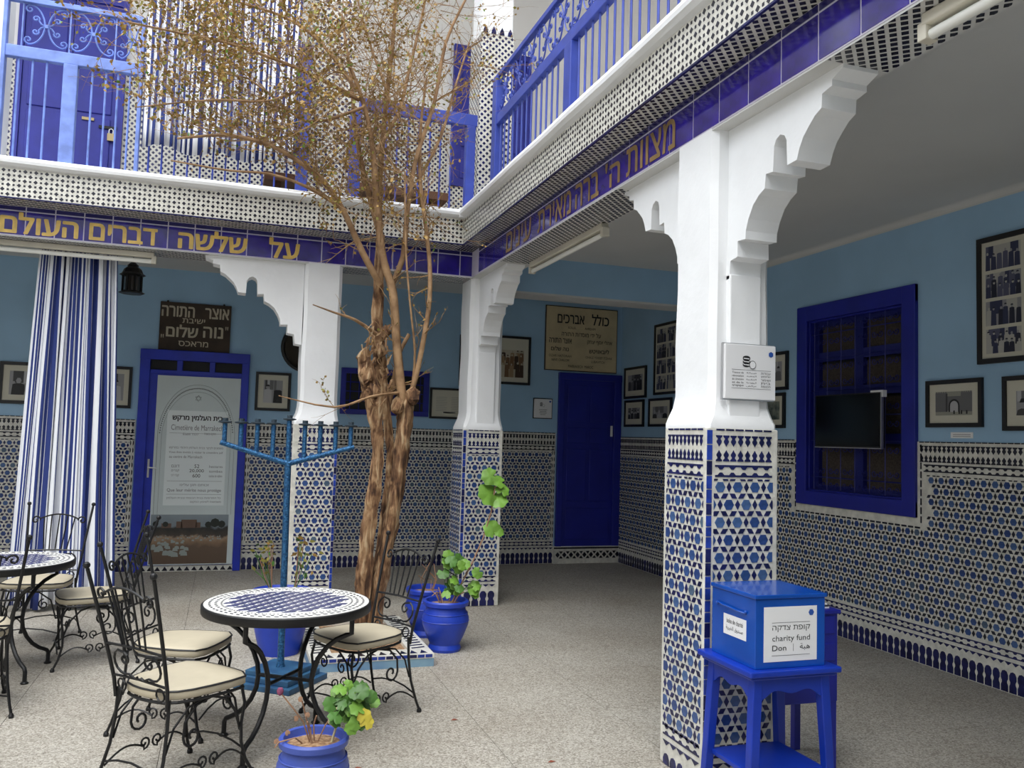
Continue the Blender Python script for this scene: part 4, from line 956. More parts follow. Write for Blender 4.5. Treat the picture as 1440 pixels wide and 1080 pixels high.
# ------------------------------------------------------------------ menorah
t = thing('menorah', 'tall blue glittering nine-branched menorah on a stepped base', 'menorah', (.40, 5.53, 0))
MX, MY = .40, 5.53
def sq(hw, z0, z1, rot, c=(MX, MY)):
    P = [(hw * sqrt(2) * cos(rot + k * pi / 2), hw * sqrt(2) * sin(rot + k * pi / 2)) for k in range(4)]
    b = MB(); b.prism(P, lambda a, b_, c_: Vector((c[0] + a, c[1] + b_, c_)), z0, z1, back=True); return b
for hw, z0, z1 in ((.21, 0, .035), (.175, .035, .07), (.15, .07, .10)): sq(hw, z0, z1, -pi / 2 + .12).build('base_step', base_blue, t, bevel=.004)
MB().lathe([(.028, .10), (.022, .13), (.019, .2)], (MX, MY, 0), 12).build('foot_collar', menorah_m, t, smooth=50)
MB().tube([(MX, MY, .10), (MX - .005, MY, .8), (MX - .012, MY, 1.36)], .021, 12).build('stem', menorah_m, t, smooth=60)
MB().tube([(MX - .012, MY, 1.36), (MX - .014, MY, 1.63)], .016, 12).build('center_tube', menorah_m, t, smooth=60)
AX, AZ = MX - .012, 1.355
for s in (-1, 1): MB().tube([(AX, MY, AZ), (AX + s * .41, MY, AZ + .115 + (.01 if s < 0 else .0))], [.019, .016], 10).build('arm', menorah_m, t, smooth=60)
def candle(x, z0, z1):
    q = MB().tube([(x, MY, z0), (x, MY, z1)], .015, 10).build('candle_tube', menorah_m, t, smooth=60)
    MB().lathe([(.013, z1 - .004), (.04, z1 + .002), (.042, z1 + .008), (.017, z1 + .012), (.017, z1 + .03), (.013, z1 + .03)], (x, MY, 0), 12).build('cup', cup_m, q)
for s in (-1, 1):
    for k in (1, 2, 3, 4): candle(AX + s * .0965 * k, AZ + .115 * k / 4 * .95, 1.60)
MB().lathe([(.013, 1.625), (.04, 1.632), (.042, 1.638), (.017, 1.642), (.017, 1.66), (.013, 1.66)], (AX, MY, 0), 12).build('cup', cup_m, t)

# ------------------------------------------------------------------ tables
def table(x, y, rz, label):
    t = thing('mosaic_table', label, 'table', (x, y, 0), rz, group='round mosaic iron tables')
    R = .415; Z = .70
    MB().lathe([(R - .03, Z - .045), (R - .004, Z - .043), (R, Z - .036), (R, Z - .004), (R - .004, Z), (R - .012, Z)], (0, 0, 0), 64).build('rim', iron, t, smooth=40, local=True)
    MB().lathe([(R - .012, Z - .01), (R - .012, Z + .002)], (0, 0, 0), 64).build('mosaic_ground', mat('table_white', (.72, .71, .68), .35, var=.06, scale=20), t, local=True)
    f = frame((0, 0, Z + .002), (1, 0, 0), (0, 0, 1))
    # slanted cobalt tiles in rows
    tm = poly_mesh('mosaic_tile', [(-.037, -.0138), (.020, -.0138), (.037, .0138), (-.020, .0138)], .0012, mat('table_cobalt', (.010, .014, .12), .25, var=.3, scale=9))
    for j in range(-9, 10):
        for i in range(-8, 9):
            a, b_ = i * .078 + (j % 2) * .039, j * .037
            if sqrt(a * a + b_ * b_) < .283:
                a, b_ = a * cos(-rz + .12) - b_ * sin(-rz + .12), a * sin(-rz + .12) + b_ * cos(-rz + .12)
                o = bpy.data.objects.new('mosaic_tile', tm); C.objects.link(o); o.parent = t; o.location = (a, b_, Z + .002); o.rotation_euler = (0, 0, -rz + .12)
    b = MB()
    for j in range(-9, 10):   # small dark triangles between the rows
        for i in range(-8, 9):
            a, b_ = i * .078 + (j % 2) * .039 + .039, j * .037
            if sqrt(a * a + b_ * b_) < .283:
              a, b_ = a * cos(-rz + .12) - b_ * sin(-rz + .12), a * sin(-rz + .12) + b_ * cos(-rz + .12); b.prism([(a - .006, b_ - .006), (a + .006, b_ - .006), (a + .003, b_ + .006)], f, 0, .0012)
    for rr, n, w, h in ((.345, 56, .010, .006), (.375, 62, .013, .005), (.318, 110, .004, .004)):
        for k in range(n):
            an = 2 * pi * k / n; e = Vector((cos(an), sin(an))); tt = Vector((-sin(an), cos(an)))
            b.prism([tuple(e * (rr + sh * h) + tt * (st_ * w)) for sh, st_ in ((-1, -1), (-1, .6), (1, 1), (1, -.6))][::-1] if False else [tuple(e * (rr - h) - tt * w * .9), tuple(e * (rr + h) - tt * w * .5), tuple(e * (rr + h) + tt * w * .9), tuple(e * (rr - h) + tt * w * .5)], f, 0, .0012)
    b.build('mosaic_chips', black_tile, t, kind='stuff', local=True)
    prof = [(.36, .66), (.36, .575), (.33, .565), (.28, .54), (.23, .50), (.185, .44), (.158, .38), (.15, .32), (.158, .26), (.185, .20), (.225, .15), (.27, .115), (.325, .088), (.335, .07), (.335, .012)]
    for k in range(4):
        w = k * pi / 2 + .0; e = (cos(w), sin(w))
        q = MB().tube([(e[0] * r, e[1] * r, z) for r, z in prof], .0125, 7).build('leg', iron, t, smooth=50, local=True)
        MB().lathe([(.022, 0), (.024, .006), (.014, .014)], (e[0] * .335, e[1] * .335, 0), 10).build('foot', iron, q, local=True)
    MB().tube([(-.15, 0, .33), (.15, 0, .33)], .009, 6).build('brace', iron, t, local=True); MB().tube([(0, -.15, .325), (0, .15, .325)], .009, 6).build('brace', iron, t, local=True)
    P = [(.20 * cos(k * pi / 12), .20 * sin(k * pi / 12), .655) for k in range(25)]; MB().tube(P, .008, 5, cap=False).build('ring_brace', iron, t, local=True)
    for k in range(2): w = k * pi / 2; MB().tube([(-.38 * cos(w), -.38 * sin(w), .652), (.38 * cos(w), .38 * sin(w), .652)], .008, 5).build('brace', iron, t, local=True)
    return t
table(.345, 4.46, radians(55), 'round iron table with blue and white mosaic top, nearest the front pot')
table(-1.28, 6.10, radians(40), 'round mosaic iron table at the left edge, beside the curtain')

# ------------------------------------------------------------------ chairs
def chair(label):
    t = thing('garden_chair', label, 'chair', group='black iron garden chairs')
    zs = .405
    # cushion outline: wide front with cut corners, round back (facing +X)
    O = [(.215, -.15), (.225, -.08), (.228, 0), (.225, .08), (.215, .15), (.18, .205), (.09, .212), (0, .205), (-.09, .19), (-.15, .165), (-.19, .12), (-.205, .06), (-.21, 0), (-.205, -.06), (-.19, -.12), (-.15, -.165), (-.09, -.19), (0, -.205), (.09, -.212), (.18, -.205)]
    n = len(O); V = []; prof = [(.93, 0), (1.0, .008), (1.0, .036), (.965, .045), (.80, .052), (.4, .056)]
    for s, z in prof:
        for x, y in O: V.append((x * s, y * s, zs + z))
    F = [(i * n + k, i * n + (k + 1) % n, (i + 1) * n + (k + 1) % n, (i + 1) * n + k) for i in range(len(prof) - 1) for k in range(n)] + [tuple(range(n - 1, -1, -1)), tuple((len(prof) - 1) * n + k for k in range(n))]
    cu = MB().add(V, F).build('seat_cushion', cushion_m, t, smooth=70, local=True)
    MB().tube([(x * 1.0, y * 1.0, zs + .040) for x, y in O + O[:1]], .0048, 5, cap=False).build('piping', piping_m, cu, local=True)
    MB().tube([(x * .97, y * .97, zs - .008) for x, y in O + O[:1]], .007, 6, cap=False).build('seat_frame', iron, t, local=True)
    T = lambda P, r=.0055, n=5: MB().tube(P, r, n)
    # back posts
    tilt = lambda z: -.205 - .14 * ((z - .42) / .54) ** 1.1 if z > .42 else -.205
    wid = lambda z: .178 + .050 * (z - .42) / .54
    for s in (-1, 1):
        P = [(tilt(z), s * wid(z), z) for z in (.38, .46, .56, .66, .76, .86, .94)]
        q = T(P, .0085, 7).build('back_post', iron, t, smooth=60, local=True); MB().ball((tilt(.955), s * wid(.955), .955), .0155, 9).build('finial', iron, q, local=True)
    B2 = lambda y, z: (tilt(z), y, z)
    # crest: arch between the posts ending in curls
    P = [B2(y, .845 + .035 * (1 - (y / .135) ** 2)) for y in [-.135 + .27 * k / 12 for k in range(13)]]
    for s in (-1, 1):
        q = spiral(s * .163, .835, .032, 1.2, pi if s > 0 else 0, -s if True else s, 14); L_ = [B2(y, z) for y, z in q]
        P = (P + L_) if s > 0 else (L_[::-1] + P)
    T(P, .006).build('crest', iron, t, local=True)
    for y in (-.10, -.052, 0, .052, .10): T([B2(y * .8, .625), B2(y * .95, .74), B2(y * 1.08, .845 + .035 * (1 - (y * 1.08 / .135) ** 2))], .0048).build('bar', iron, t, local=True)
    for z in (.615, .475): T([B2(-wid(z), z), B2(0, z + .006), B2(wid(z), z)], .006).build('cross_rail', iron, t, local=True)
    for s in (-1, 1):
        q = [(s * .012, .49), (s * .03, .48)] + [(s * (.094 + .062 * cos(a)), .545 + .055 * sin(a)) for a in [-2.0 + .45 * k for k in range(8)]] + [(y_, z_) for y_, z_ in [(s * (.085 + .034 * cos(1.9 + .55 * k) * (1 - k * .07)), .560 + .030 * sin(1.9 + .55 * k) * (1 - k * .07)) for k in range(11)]]
        T([B2(y, z) for y, z in q], .0055).build('back_scroll', iron, t, local=True)
        T([B2(y, z) for y, z in spiral(s * .13, .437, .028, 1.0, 0, s, 12, .9)], .0045).build('ring', iron, t, local=True)
    # legs
    for sx, sy in ((1, -1), (1, 1), (-1, -1), (-1, 1)):
        if sx > 0: P = [(.185, sy * .175, .40), (.20, sy * .185, .32), (.185, sy * .185, .23), (.185, sy * .19, .15), (.205, sy * .20, .07), (.235, sy * .215, .012)]
        else: P = [(-.195, sy * .172, .42), (-.20, sy * .175, .30), (-.215, sy * .182, .18), (-.245, sy * .195, .07), (-.265, sy * .205, .012)]
        q = T(P, .0075, 6).build('leg', iron, t, smooth=60, local=True); MB().lathe([(.013, 0), (.014, .012), (.007, .026)], (P[-1][0], P[-1][1], 0), 8).build('foot', iron, q, local=True)
    # side arches with a curl, one each side
    for sy in (-1, 1):
        y = sy * .178
        P = [(.187, y, .20), (.15, y, .30), (.09, y, .365), (.02, y, .388), (-.06, y, .37), (-.115, y, .31), (-.12, y, .25)] + [(-.075 + x, y, .245 + z) for x, z in [(.045 * cos(a) * k_, .05 * sin(a) * k_) for a, k_ in [(pi + .5 * i, 1 - .055 * i) for i in range(15)]]]
        T(P, .006).build('side_scroll', iron, t, local=True)
        P = [(-.205, y, .20), (-.17, y, .30), (-.10, y, .37), (0, y, .395)]; T(P, .005).build('side_brace', iron, t, local=True)
        for e, x0 in ((1, .20), (-1, -.228)):
            P = []
            for k in range(9):
                q = k / 8; P.append((x0 + (e * .034 - x0) * q, sy * .195, .085 + .045 * sin(q * pi * .9) + .012 * q))
            P += [(x, sy * .195, z) for x, z in spiral(e * .034, .128, .030, 1.25, -pi / 2, -e, 14)]
            T(P, .0048).build('stretcher_scroll', iron, t, local=True)
    # front and rear stretchers
    for x in (.212, -.235): T([(x, -.195, .105), (x, -.10, .13), (x, 0, .14), (x, .10, .13), (x, .195, .105)], .005).build('stretcher', iron, t, local=True)
    P = [(.19, -.17, .20), (.19, -.13, .33), (.19, -.05, .385), (.19, .05, .385), (.19, .13, .33), (.19, .17, .20)]; T(P, .0055).build('front_arch', iron, t, local=True)
    for s in (-1, 1): T([(.19, y, z) for y, z in spiral(s * .085, .30, .038, 1.3, pi / 2 if True else 0, s, 14)], .0048).build('front_scroll', iron, t, local=True)
    return t
c0 = chair('iron chair with cream cushion nearest the camera, left of the round table')
spots = [(-.125, 4.13, radians(40), None),
         (-.165, 4.86, radians(-24), 'iron chair with cream cushion behind the nearest chair, facing the table'),
         (.785, 4.84, radians(208), 'iron chair with cream cushion right of the round table, back to the tree planter'),
         (-.775, 6.34, radians(193), 'iron chair with cream cushion right of the left-edge table'),
         (-1.20, 6.95, radians(262), 'iron chair behind the left-edge table, in front of the curtain'),
         (-1.27, 5.38, radians(107), 'iron chair cut off by the left edge of the picture')]
for i, (x, y, r, lb) in enumerate(spots):
    c = c0 if i == 0 else copy_tree(c0)
    c.location = (x, y, 0); c.rotation_euler = (0, 0, r)
    if lb: c['label'] = lb

# ------------------------------------------------------------------ planter kerb around the tree
t = thing('tree_planter', 'low square kerb of blue and white zellige around the tree', 'planter', (1.0, 6.3, 0))
PX0, PX1, PY0, PY1, KW, KH = .60, 1.42, 5.70, 6.93, .15, .085
b = MB()
for q in ((PX0, PX1, PY0, PY0 + KW), (PX0, PX1, PY1 - KW, PY1), (PX0, PX0 + KW, PY0 + KW, PY1 - KW), (PX1 - KW, PX1, PY0 + KW, PY1 - KW)): b.box(q[0], q[1], q[2], q[3], .055, KH)
b.build('kerb_top', zel_white, t)
MB().box(PX0, PX1, PY0 + .003, PY1, 0, .055).build('kerb_base', kerb_blue, t)
b = MB(); f = FB(PX0, PY0, 0); n = 15
kt = poly_mesh('kerb_tile', [(.003, 0), (.050, 0), (.050, .020), (.003, .020)], .003, royal); kt2 = poly_mesh('kerb_tile', [(.003, 0), (.050, 0), (.050, .020), (.003, .020)], .003, navy)
for k in range(n): piece(kt if k % 3 else kt2, 'kerb_tile', f, .008 + k * .0535, .062, t)
f = frame((PX1, PY0, 0), (0, 1, 0), (1, 0, 0))
for k in range(22): piece(kt if k % 3 else kt2, 'kerb_tile', f, .008 + k * .0535, .062, t)
ft = frame((0, 0, KH), (1, 0, 0), (0, 0, 1))
for k in range(11): a = PX0 + .03 + k * .07; b.prism([(a, PY0 + .03), (a + .05, PY0 + .03), (a + .025, PY0 + .11)], ft, 0, .002)
for k in range(16):
    y = PY0 + .16 + k * .07
    for xx in (PX1 - KW, PX0): b.prism([(xx + .03, y), (xx + .125, y + .02), (xx + .125, y + .045), (xx + .03, y + .022)], ft, 0, .002)
b.build('kerb_inlay', black_tile, t, kind='stuff')
MB().box(PX0 + KW, PX1 - KW, PY0 + KW, PY1 - KW, 0.01, .062).build('soil', soil, t)

# ------------------------------------------------------------------ tree
LIMBS=[
['trunk',[[1.03,6.45,0.06,0.0638],[1.04,6.45,0.49,0.0587],[1.06,6.45,0.86,0.0537],[1.09,6.45,1.13,0.0512],[1.11,6.45,1.4,0.0433],[1.09,6.45,1.61,0.0487],[1.05,6.45,1.83,0.065],[1.01,6.45,1.99,0.065],[0.97,6.45,2.15,0.0487]]],
['trunk',[[1.12,6.5,0.05,0.0699],[1.18,6.5,0.48,0.0596],[1.24,6.5,0.86,0.0572],[1.28,6.5,1.18,0.0576],[1.31,6.5,1.51,0.0578],[1.33,6.5,1.76,0.058],[1.34,6.5,1.89,0.0498]]],
['trunk',[[1.14,6.55,0.37,0.0326],[1.21,6.6,0.96,0.0332],[1.24,6.6,1.34,0.0333],[1.21,6.62,1.62,0.0335],[1.16,6.62,1.9,0.0419],[1.12,6.62,2.17,0.0503],[1.09,6.6,2.45,0.0446],[1.09,6.6,2.79,0.0392],[1.09,6.6,3.13,0.0337]]],
['branch',[[1.3,6.48,1.77,0.0343],[1.25,6.45,2.06,0.0342],[1.21,6.42,2.34,0.0341],[1.17,6.4,2.65,0.0319],[1.09,6.38,2.87,0.0296],[1.03,6.35,3.16,0.0274],[0.99,6.3,3.42,0.0251],[0.95,6.25,3.69,0.0208],[0.87,6.2,3.98,0.0165],[0.72,6.1,4.27,0.0121]]],
['branch',[[1.35,6.5,1.84,0.0216],[1.39,6.45,2.04,0.0215],[1.43,6.4,2.34,0.0215],[1.46,6.4,2.62,0.0194],[1.45,6.4,2.9,0.0173],[1.41,6.4,3.18,0.0173],[1.35,6.4,3.56,0.0152],[1.33,6.35,3.94,0.0129],[1.35,6.3,4.32,0.0086]]],
['branch',[[1.37,6.5,1.93,0.0108],[1.36,6.4,2.2,0.0094],[1.29,6.3,2.54,0.0084],[1.24,6.3,2.97,0.0076],[1.21,6.3,3.57,0.0064]]],
['branch',[[1.18,6.5,2.72,0.0216],[1.25,6.45,2.94,0.0216],[1.26,6.4,3.27,0.0193],[1.3,6.35,3.68,0.0172],[1.42,6.3,4.14,0.0151],[1.47,6.2,4.58,0.0128],[1.59,6.1,4.9,0.0085]]],
['branch',[[1.08,6.45,2.71,0.0256],[0.92,6.35,2.92,0.0251],[0.77,6.3,3.19,0.0227],[0.6,6.2,3.38,0.0202],[0.43,6.1,3.46,0.0158],[0.21,6.0,3.53,0.0134],[-0.07,5.9,3.53,0.0112],[-0.38,5.8,3.43,0.0072]]],
['branch',[[1.09,6.6,3.1,0.0263],[1.07,6.6,3.47,0.0241],[1.08,6.6,3.88,0.0221],[1.1,6.6,4.28,0.0199],[1.13,6.6,4.7,0.0178],[1.14,6.6,5.11,0.0134]]],
['branch',[[1.06,6.55,3.17,0.0217],[0.95,6.6,3.57,0.0197],[0.86,6.6,3.96,0.0175],[0.81,6.6,4.35,0.0131],[0.73,6.7,4.9,0.0089]]],
['branch',[[0.83,6.2,4.03,0.0165],[0.53,6.1,4.1,0.014],[0.23,6.0,4.14,0.0116],[-0.11,5.9,4.16,0.0094],[-0.41,5.8,4.13,0.0072],[-0.7,5.7,4.1,0.0052]]],
['branch',[[0.8,6.2,4.11,0.0144],[0.54,6.3,4.46,0.0124],[0.28,6.4,4.65,0.0104],[-0.03,6.4,4.7,0.0082],[-0.28,6.4,4.75,0.0061]]],
['branch',[[0.77,6.3,3.22,0.0145],[0.47,6.1,3.3,0.0118],[0.21,6.0,3.33,0.0096],[-0.06,5.9,3.29,0.0074],[-0.41,5.8,3.28,0.0054]]],
['branch',[[0.98,6.3,3.68,0.0168],[1.16,6.4,4.05,0.0151],[1.25,6.5,4.44,0.0132],[1.32,6.5,4.81,0.0111],[1.37,6.5,5.11,0.0089]]],
['branch',[[1.37,6.5,3.6,0.0132],[1.53,6.5,3.96,0.0111],[1.66,6.6,4.43,0.0091],[1.79,6.7,4.86,0.007]]],
['branch',[[1.07,6.45,2.32,0.017],[0.88,6.3,2.4,0.0124],[0.71,6.2,2.43,0.008],[0.55,6.1,2.46,0.0039]]],
['branch',[[1.25,6.45,1.88,0.0128],[1.0,6.2,1.83,0.0101],[0.73,6.1,1.74,0.0079],[0.34,6.0,1.8,0.0038]]],
['branch',[[0.52,6.0,4.06,0.0098],[0.19,5.9,3.81,0.0076],[-0.17,5.8,3.72,0.0073],[-0.63,5.7,3.56,0.0035]]],
['branch',[[0.85,6.1,3.94,0.0122],[0.45,6.2,3.81,0.0101],[0.04,6.3,4.1,0.008],[-0.39,6.4,4.12,0.0048]]],
['branch',[[1.07,6.4,4.2,0.0107],[0.93,6.5,4.62,0.0087],[0.82,6.6,5.05,0.0053]]],
['branch',[[1.18,6.6,1.67,0.0217],[1.25,6.65,1.96,0.0198],[1.29,6.7,2.19,0.0178],[1.37,6.7,2.37,0.0156]]]]
tree = thing('tree', 'bare multi-stemmed tree with peeling bark and sparse ochre leaves', 'tree', (1.08, 6.48, .06))
rn = random.Random(11)
def smooth_path(L, k=3):
    out = []
    for i in range(len(L) - 1):
        p0, p1, p2, p3 = L[max(i - 1, 0)], L[i], L[i + 1], L[min(i + 2, len(L) - 1)]
        for j in range(k):
            t = j / k
            out.append([.5 * ((2 * p1[a]) + (-p0[a] + p2[a]) * t + (2 * p0[a] - 5 * p1[a] + 4 * p2[a] - p3[a]) * t * t + (-p0[a] + 3 * p1[a] - 3 * p2[a] + p3[a]) * t ** 3) for a in range(4)])
    out.append(list(L[-1])); return out
def bark_tube(mb, L, n, jit):
    P = [Vector(q[:3]) for q in L]; m = len(P); vs = []; fs = []; a = Vector((1, 0, 0)); ph = rn.uniform(0, 6)
    for i in range(m):
        t = (P[min(i + 1, m - 1)] - P[max(i - 1, 0)]).normalized(); a = (a - t * a.dot(t)).normalized(); b = t.cross(a)
        for k in range(n):
            w = 2 * pi * k / n; rr = L[i][3] * (1 + jit * (.5 * sin(3 * w + ph) + .3 * sin(2 * w + i * .8) + .5 * rn.uniform(-.5, .5))); vs.append(P[i] + (a * cos(w) + b * sin(w)) * rr)
    for i in range(m - 1):
        for k in range(n): fs.append((i * n + k, i * n + (k + 1) % n, (i + 1) * n + (k + 1) % n, (i + 1) * n + k))
    fs += [tuple(range(n - 1, -1, -1)), tuple((m - 1) * n + k for k in range(n))]
    mb.add(vs, fs)
paths = []
for kind, L in LIMBS:
    Pm = smooth_path(L, 9 if kind == 'trunk' else 3); m = MB(); bark_tube(m, Pm, 14 if kind == 'trunk' else 7, .30 if kind == 'trunk' else .12)
    m.build(kind, bark if kind == 'trunk' else bark_pale, tree, smooth=35 if kind == 'trunk' else 70); paths.append((kind, Pm))
# knots, the sawn stump and loose bark on the broken stem
for (x, y, z, r) in ((.975, 6.43, 2.14, .05), (1.0, 6.41, 2.0, .06), (1.05, 6.40, 1.88, .05), (1.36, 6.42, 1.86, .055), (1.10, 6.5, 2.2, .05), (1.14, 6.5, 2.35, .04), (1.25, 6.45, 1.78, .05)):
    V = MB().lathe([(r * sin(pi * (i + .01) / 6) * rn.uniform(.8, 1.15), -r * 1.3 * cos(pi * i / 6)) for i in range(7)], (x, y, z), 8); V.v = [(a + rn.uniform(-.012, .012), b_ + rn.uniform(-.01, .01), c + rn.uniform(-.012, .012)) for a, b_, c in V.v]; V.build('knot', bark, tree, smooth=50)
lb = MB()
for k in range(70):
    x, z = rn.uniform(.94, 1.15), rn.uniform(1.75, 2.35); y = 6.37 + rn.uniform(-.03, .1); w, h = rn.uniform(.008, .025), rn.uniform(.03, .09); a = rn.uniform(-.6, .6)
    lb.add([(x, y, z), (x + w, y - .01, z + .01), (x + w + h * a, y - .03, z + h), (x + h * a, y - .02, z + h * .9)], [(0, 1, 2, 3)])
lb.build('bark_flakes', bark, tree, kind='stuff')
# twigs and leaves
tw = MB(); lo = MB(); ly = MB(); lg = MB()
def leafq(p, d, s, mb):
    d = d.normalized(); n = Vector((rn.uniform(-1, 1), rn.uniform(-1, 1), rn.uniform(-1, 1))).normalized(); b = d.cross(n)
    if b.length < .05: return
    b = b.normalized() * s * .36; mb.add([p, p + d * s * .5 + b, p + d * s, p + d * s * .5 - b], [(0, 1, 2, 3)])
def twig(p, d, L, r, depth, leafp):
    n = 5; P = [p]; D = d.normalized(); curl = Vector((rn.uniform(-.35, .35), rn.uniform(-.35, .35), rn.uniform(-.25, .35)))
    for i in range(n):
        D = (D + curl * .35 + Vector((rn.uniform(-.22, .22), rn.uniform(-.22, .22), rn.uniform(-.22, .22)))).normalized(); P.append(P[-1] + D * L / n)
    if P[-1].y > 7.25 or min(q.z - 3.45 + .0 * q.x for q in P) < 0 and P[0].x < .5 and depth >= 0 and p.z > 2.9 or min(q.x for q in P) < -1.25: return
    if min(q.x for q in P) < -.75 and rn.random() < .45: return
    tw.tube(P, [r * (1 - .75 * i / n) for i in range(n + 1)], 3, cap=False)
    if depth > 0:
        for i in range(1, n + 1):
            if rn.random() < .72: twig(P[i], (D + Vector((rn.uniform(-1, 1), rn.uniform(-1, 1), rn.uniform(-.8, 1)))).normalized(), L * rn.uniform(.35, .6), r * .6, depth - 1, leafp)
    for i in range(1, n + 1):
        for q in range(2):
            if rn.random() < leafp: leafq(P[i], (D + Vector((rn.uniform(-1.2, 1.2), rn.uniform(-1.2, 1.2), rn.uniform(-1, 1)))), rn.uniform(.018, .036), rn.choices((lo, ly, lg), (6, 2.2, .25))[0])
for idx, (kind, Pm) in enumerate(paths):
    if kind == 'trunk': continue
    for i in range(2, len(Pm)):
        x, y, z, r = Pm[i]
        for q in range((3 if x < .7 else 2) if z > 3.2 else 1):
            if z < 2.9 and rn.random() < .5: continue
            left = x < .9
            p = Vector((x, y, z)); d = Vector((rn.uniform(-1.2, .5 if left else .8), rn.uniform(-.8, .6), rn.uniform(-.5, 1.0)))
            twig(p, d, rn.uniform(.35, .75) * (1 if x < .7 else .8) if z > 3.2 else rn.uniform(.15, .35), max(.0028, min(.006, r * .35)), 2 if z > 3.2 else 1, .40 if x < .75 else .09)
# fine outer spray filling the left of the crown
for k in range(110):
    x = rn.triangular(-.85, .75, .3); zmin = 3.35 + .25 * rn.random(); z = rn.uniform(zmin, 5.0); y = rn.uniform(5.5, 6.6)
    kx = y / 6.1
    twig(Vector((x, y, z)), Vector((rn.uniform(-1, -.1), rn.uniform(-.5, .5), rn.uniform(-.6, .7))), rn.uniform(.3, .6), .003, 1, .42)
for k in range(70):
    twig(Vector((rn.uniform(.35, 1.45), rn.uniform(5.9, 6.7), rn.uniform(3.3, 4.8))), Vector((rn.uniform(-1, .6), rn.uniform(-.6, .4), rn.uniform(-.4, 1))), rn.uniform(.35, .65), .0038, 1, .12)
for k in range(26):
    twig(Vector((rn.uniform(.6, 1.6), rn.uniform(6.0, 6.7), rn.uniform(3.6, 5.0))), Vector((rn.uniform(-1, 1), rn.uniform(-.5, .5), rn.uniform(-.2, 1))), rn.uniform(.3, .6), .003, 1, .08)
tw.build('twigs', twig_m, tree, kind='stuff'); lo.build('leaves', leaf_o, tree, kind='stuff', label='ochre dry leaves'); ly.build('leaves', leaf_y, tree, kind='stuff', label='olive leaves'); lg.build('leaves', leaf_l, tree, kind='stuff', label='fresh green leaves')

# ------------------------------------------------------------------ potted plants
def pot(x, y, r, h, m, parent, z=0):
    q = MB().lathe([(r * .66, 0), (r * .70, .02 * h / .36), (r * .64, .05), (r * .80, h * .30), (r * .98, h * .52), (r, h * .66), (r * .86, h * .80), (r * .84, h * .86), (r * .96, h * .90), (r * .98, h * .97), (r * .93, h), (r * .84, h * .99), (r * .80, h * .90), (r * .05, h * .89)], (x, y, z), 40)
    o = q.build('pot', m, parent, smooth=35)
    MB().lathe([(r * .81, h * .895), (r * .5, h * .92), (r * .05, h * .93)], (x, y, z), 20).build('soil', soil, parent)
    for zz in (.60, .745): MB().tube([(x + (r * 1.0 if zz < .7 else r * .935) * cos(k * pi / 16), y + (r * 1.0 if zz < .7 else r * .935) * sin(k * pi / 16), h * zz + z) for k in range(33)], .0035, 5, cap=False).build('throwing_line', m, o)
    return o
def gleaf(p, nrm, s, m, parent, lobes=5, stem=None, name='leaf'):
    nrm = Vector(nrm).normalized(); a = nrm.orthogonal().normalized(); a.rotate(Matrix.Rotation(rn.uniform(0, 6.28), 3, nrm)); b = nrm.cross(a); p = Vector(p); V = [p]; n = 30
    for k in range(n):
        w = 2 * pi * k / n + pi; rr = s * (.92 + .07 * cos((lobes + 2) * w) + .03 * cos(lobes * 4 * w + 1)) * (1 - .6 * max(0, cos(w - pi)) ** 14)
        V.append(p + (a * cos(w) + b * sin(w)) * rr + nrm * (.05 * s * cos(lobes * w) - rr * .22))
    mb = MB().add(V, [(0, 1 + k, 1 + (k + 1) % n) for k in range(n)]); o = mb.build(name, m, parent, smooth=80)
    if stem: MB().tube([stem, ((Vector(stem) + p) / 2 + Vector((0, 0, .02))), p - nrm * .005], .0022, 4).build('stem', leaf_g, o)
    return o
t = thing('potted_geranium', 'geranium in a bulging blue pot in front of the corner pillar', 'potted plant', (1.60, 6.12, 0), group='blue pots by the tree planter')
pot(1.60, 6.12, .172, .365, pot_blue, t)
for k in range(26):
    x, z = rn.uniform(1.54, 1.82), rn.uniform(.40, .70); z = .42 + (z - .42) * (1.0 if x < 1.72 else .75)
    gleaf((x, 6.08 + rn.uniform(-.07, .07), z), (rn.uniform(-.5, .5), -1, rn.uniform(.2, 1.1)), rn.uniform(.035, .055), rn.choice((leaf_l, leaf_g, leaf_l)), t, stem=(1.62 + .3 * (x - 1.65), 6.12, .36 + .3 * (z - .36)))
MB().tube([(1.64, 6.12, .33), (1.70, 6.12, .45), (1.79, 6.1, .64), (1.86, 6.1, .80), (1.92, 6.1, 1.0), (1.95, 6.1, 1.22)], .0055, 6).build('stem', dry, t)
for x, z, s in ((1.90, 1.27, .075), (1.975, 1.235, .06), (1.90, 1.14, .10), (1.97, 1.10, .075), (2.0, 1.17, .06), (1.93, .88, .075), (1.98, .86, .045)): gleaf((x, 6.08, z), (rn.uniform(-.3, .3), -1, rn.uniform(.3, .9)), s, leaf_l, t, stem=(1.93, 6.1, z - .05))
for k in range(7): a = rn.uniform(0, 6.28); MB().tube([(1.60 + .06 * cos(a), 6.12 + .06 * sin(a), .33), (1.60 + .1 * cos(a), 6.12 + .1 * sin(a), .38 + rn.uniform(0, .06)), (1.60 + .15 * cos(a), 6.12 + .15 * sin(a), .40 + rn.uniform(0, .05))], .004, 5).build('dry_stem', dry, t)
t = thing('potted_plant', 'blue pot of bare dry stems behind the geranium pot', 'potted plant', (1.56, 6.60, 0), group='blue pots by the tree planter')
pot(1.575, 6.60, .175, .37, pot_blue, t)
for k in range(7):
    a = rn.uniform(0, 6.28); MB().tube([(1.575 + .04 * cos(a), 6.60 + .04 * sin(a), .34), (1.575 + .07 * cos(a), 6.60, .43), (1.575 + rn.uniform(-.12, .2), 6.60 + .1 * sin(a), .45 + rn.uniform(0, .15))], .003, 4).build('dry_stem', dry, t)
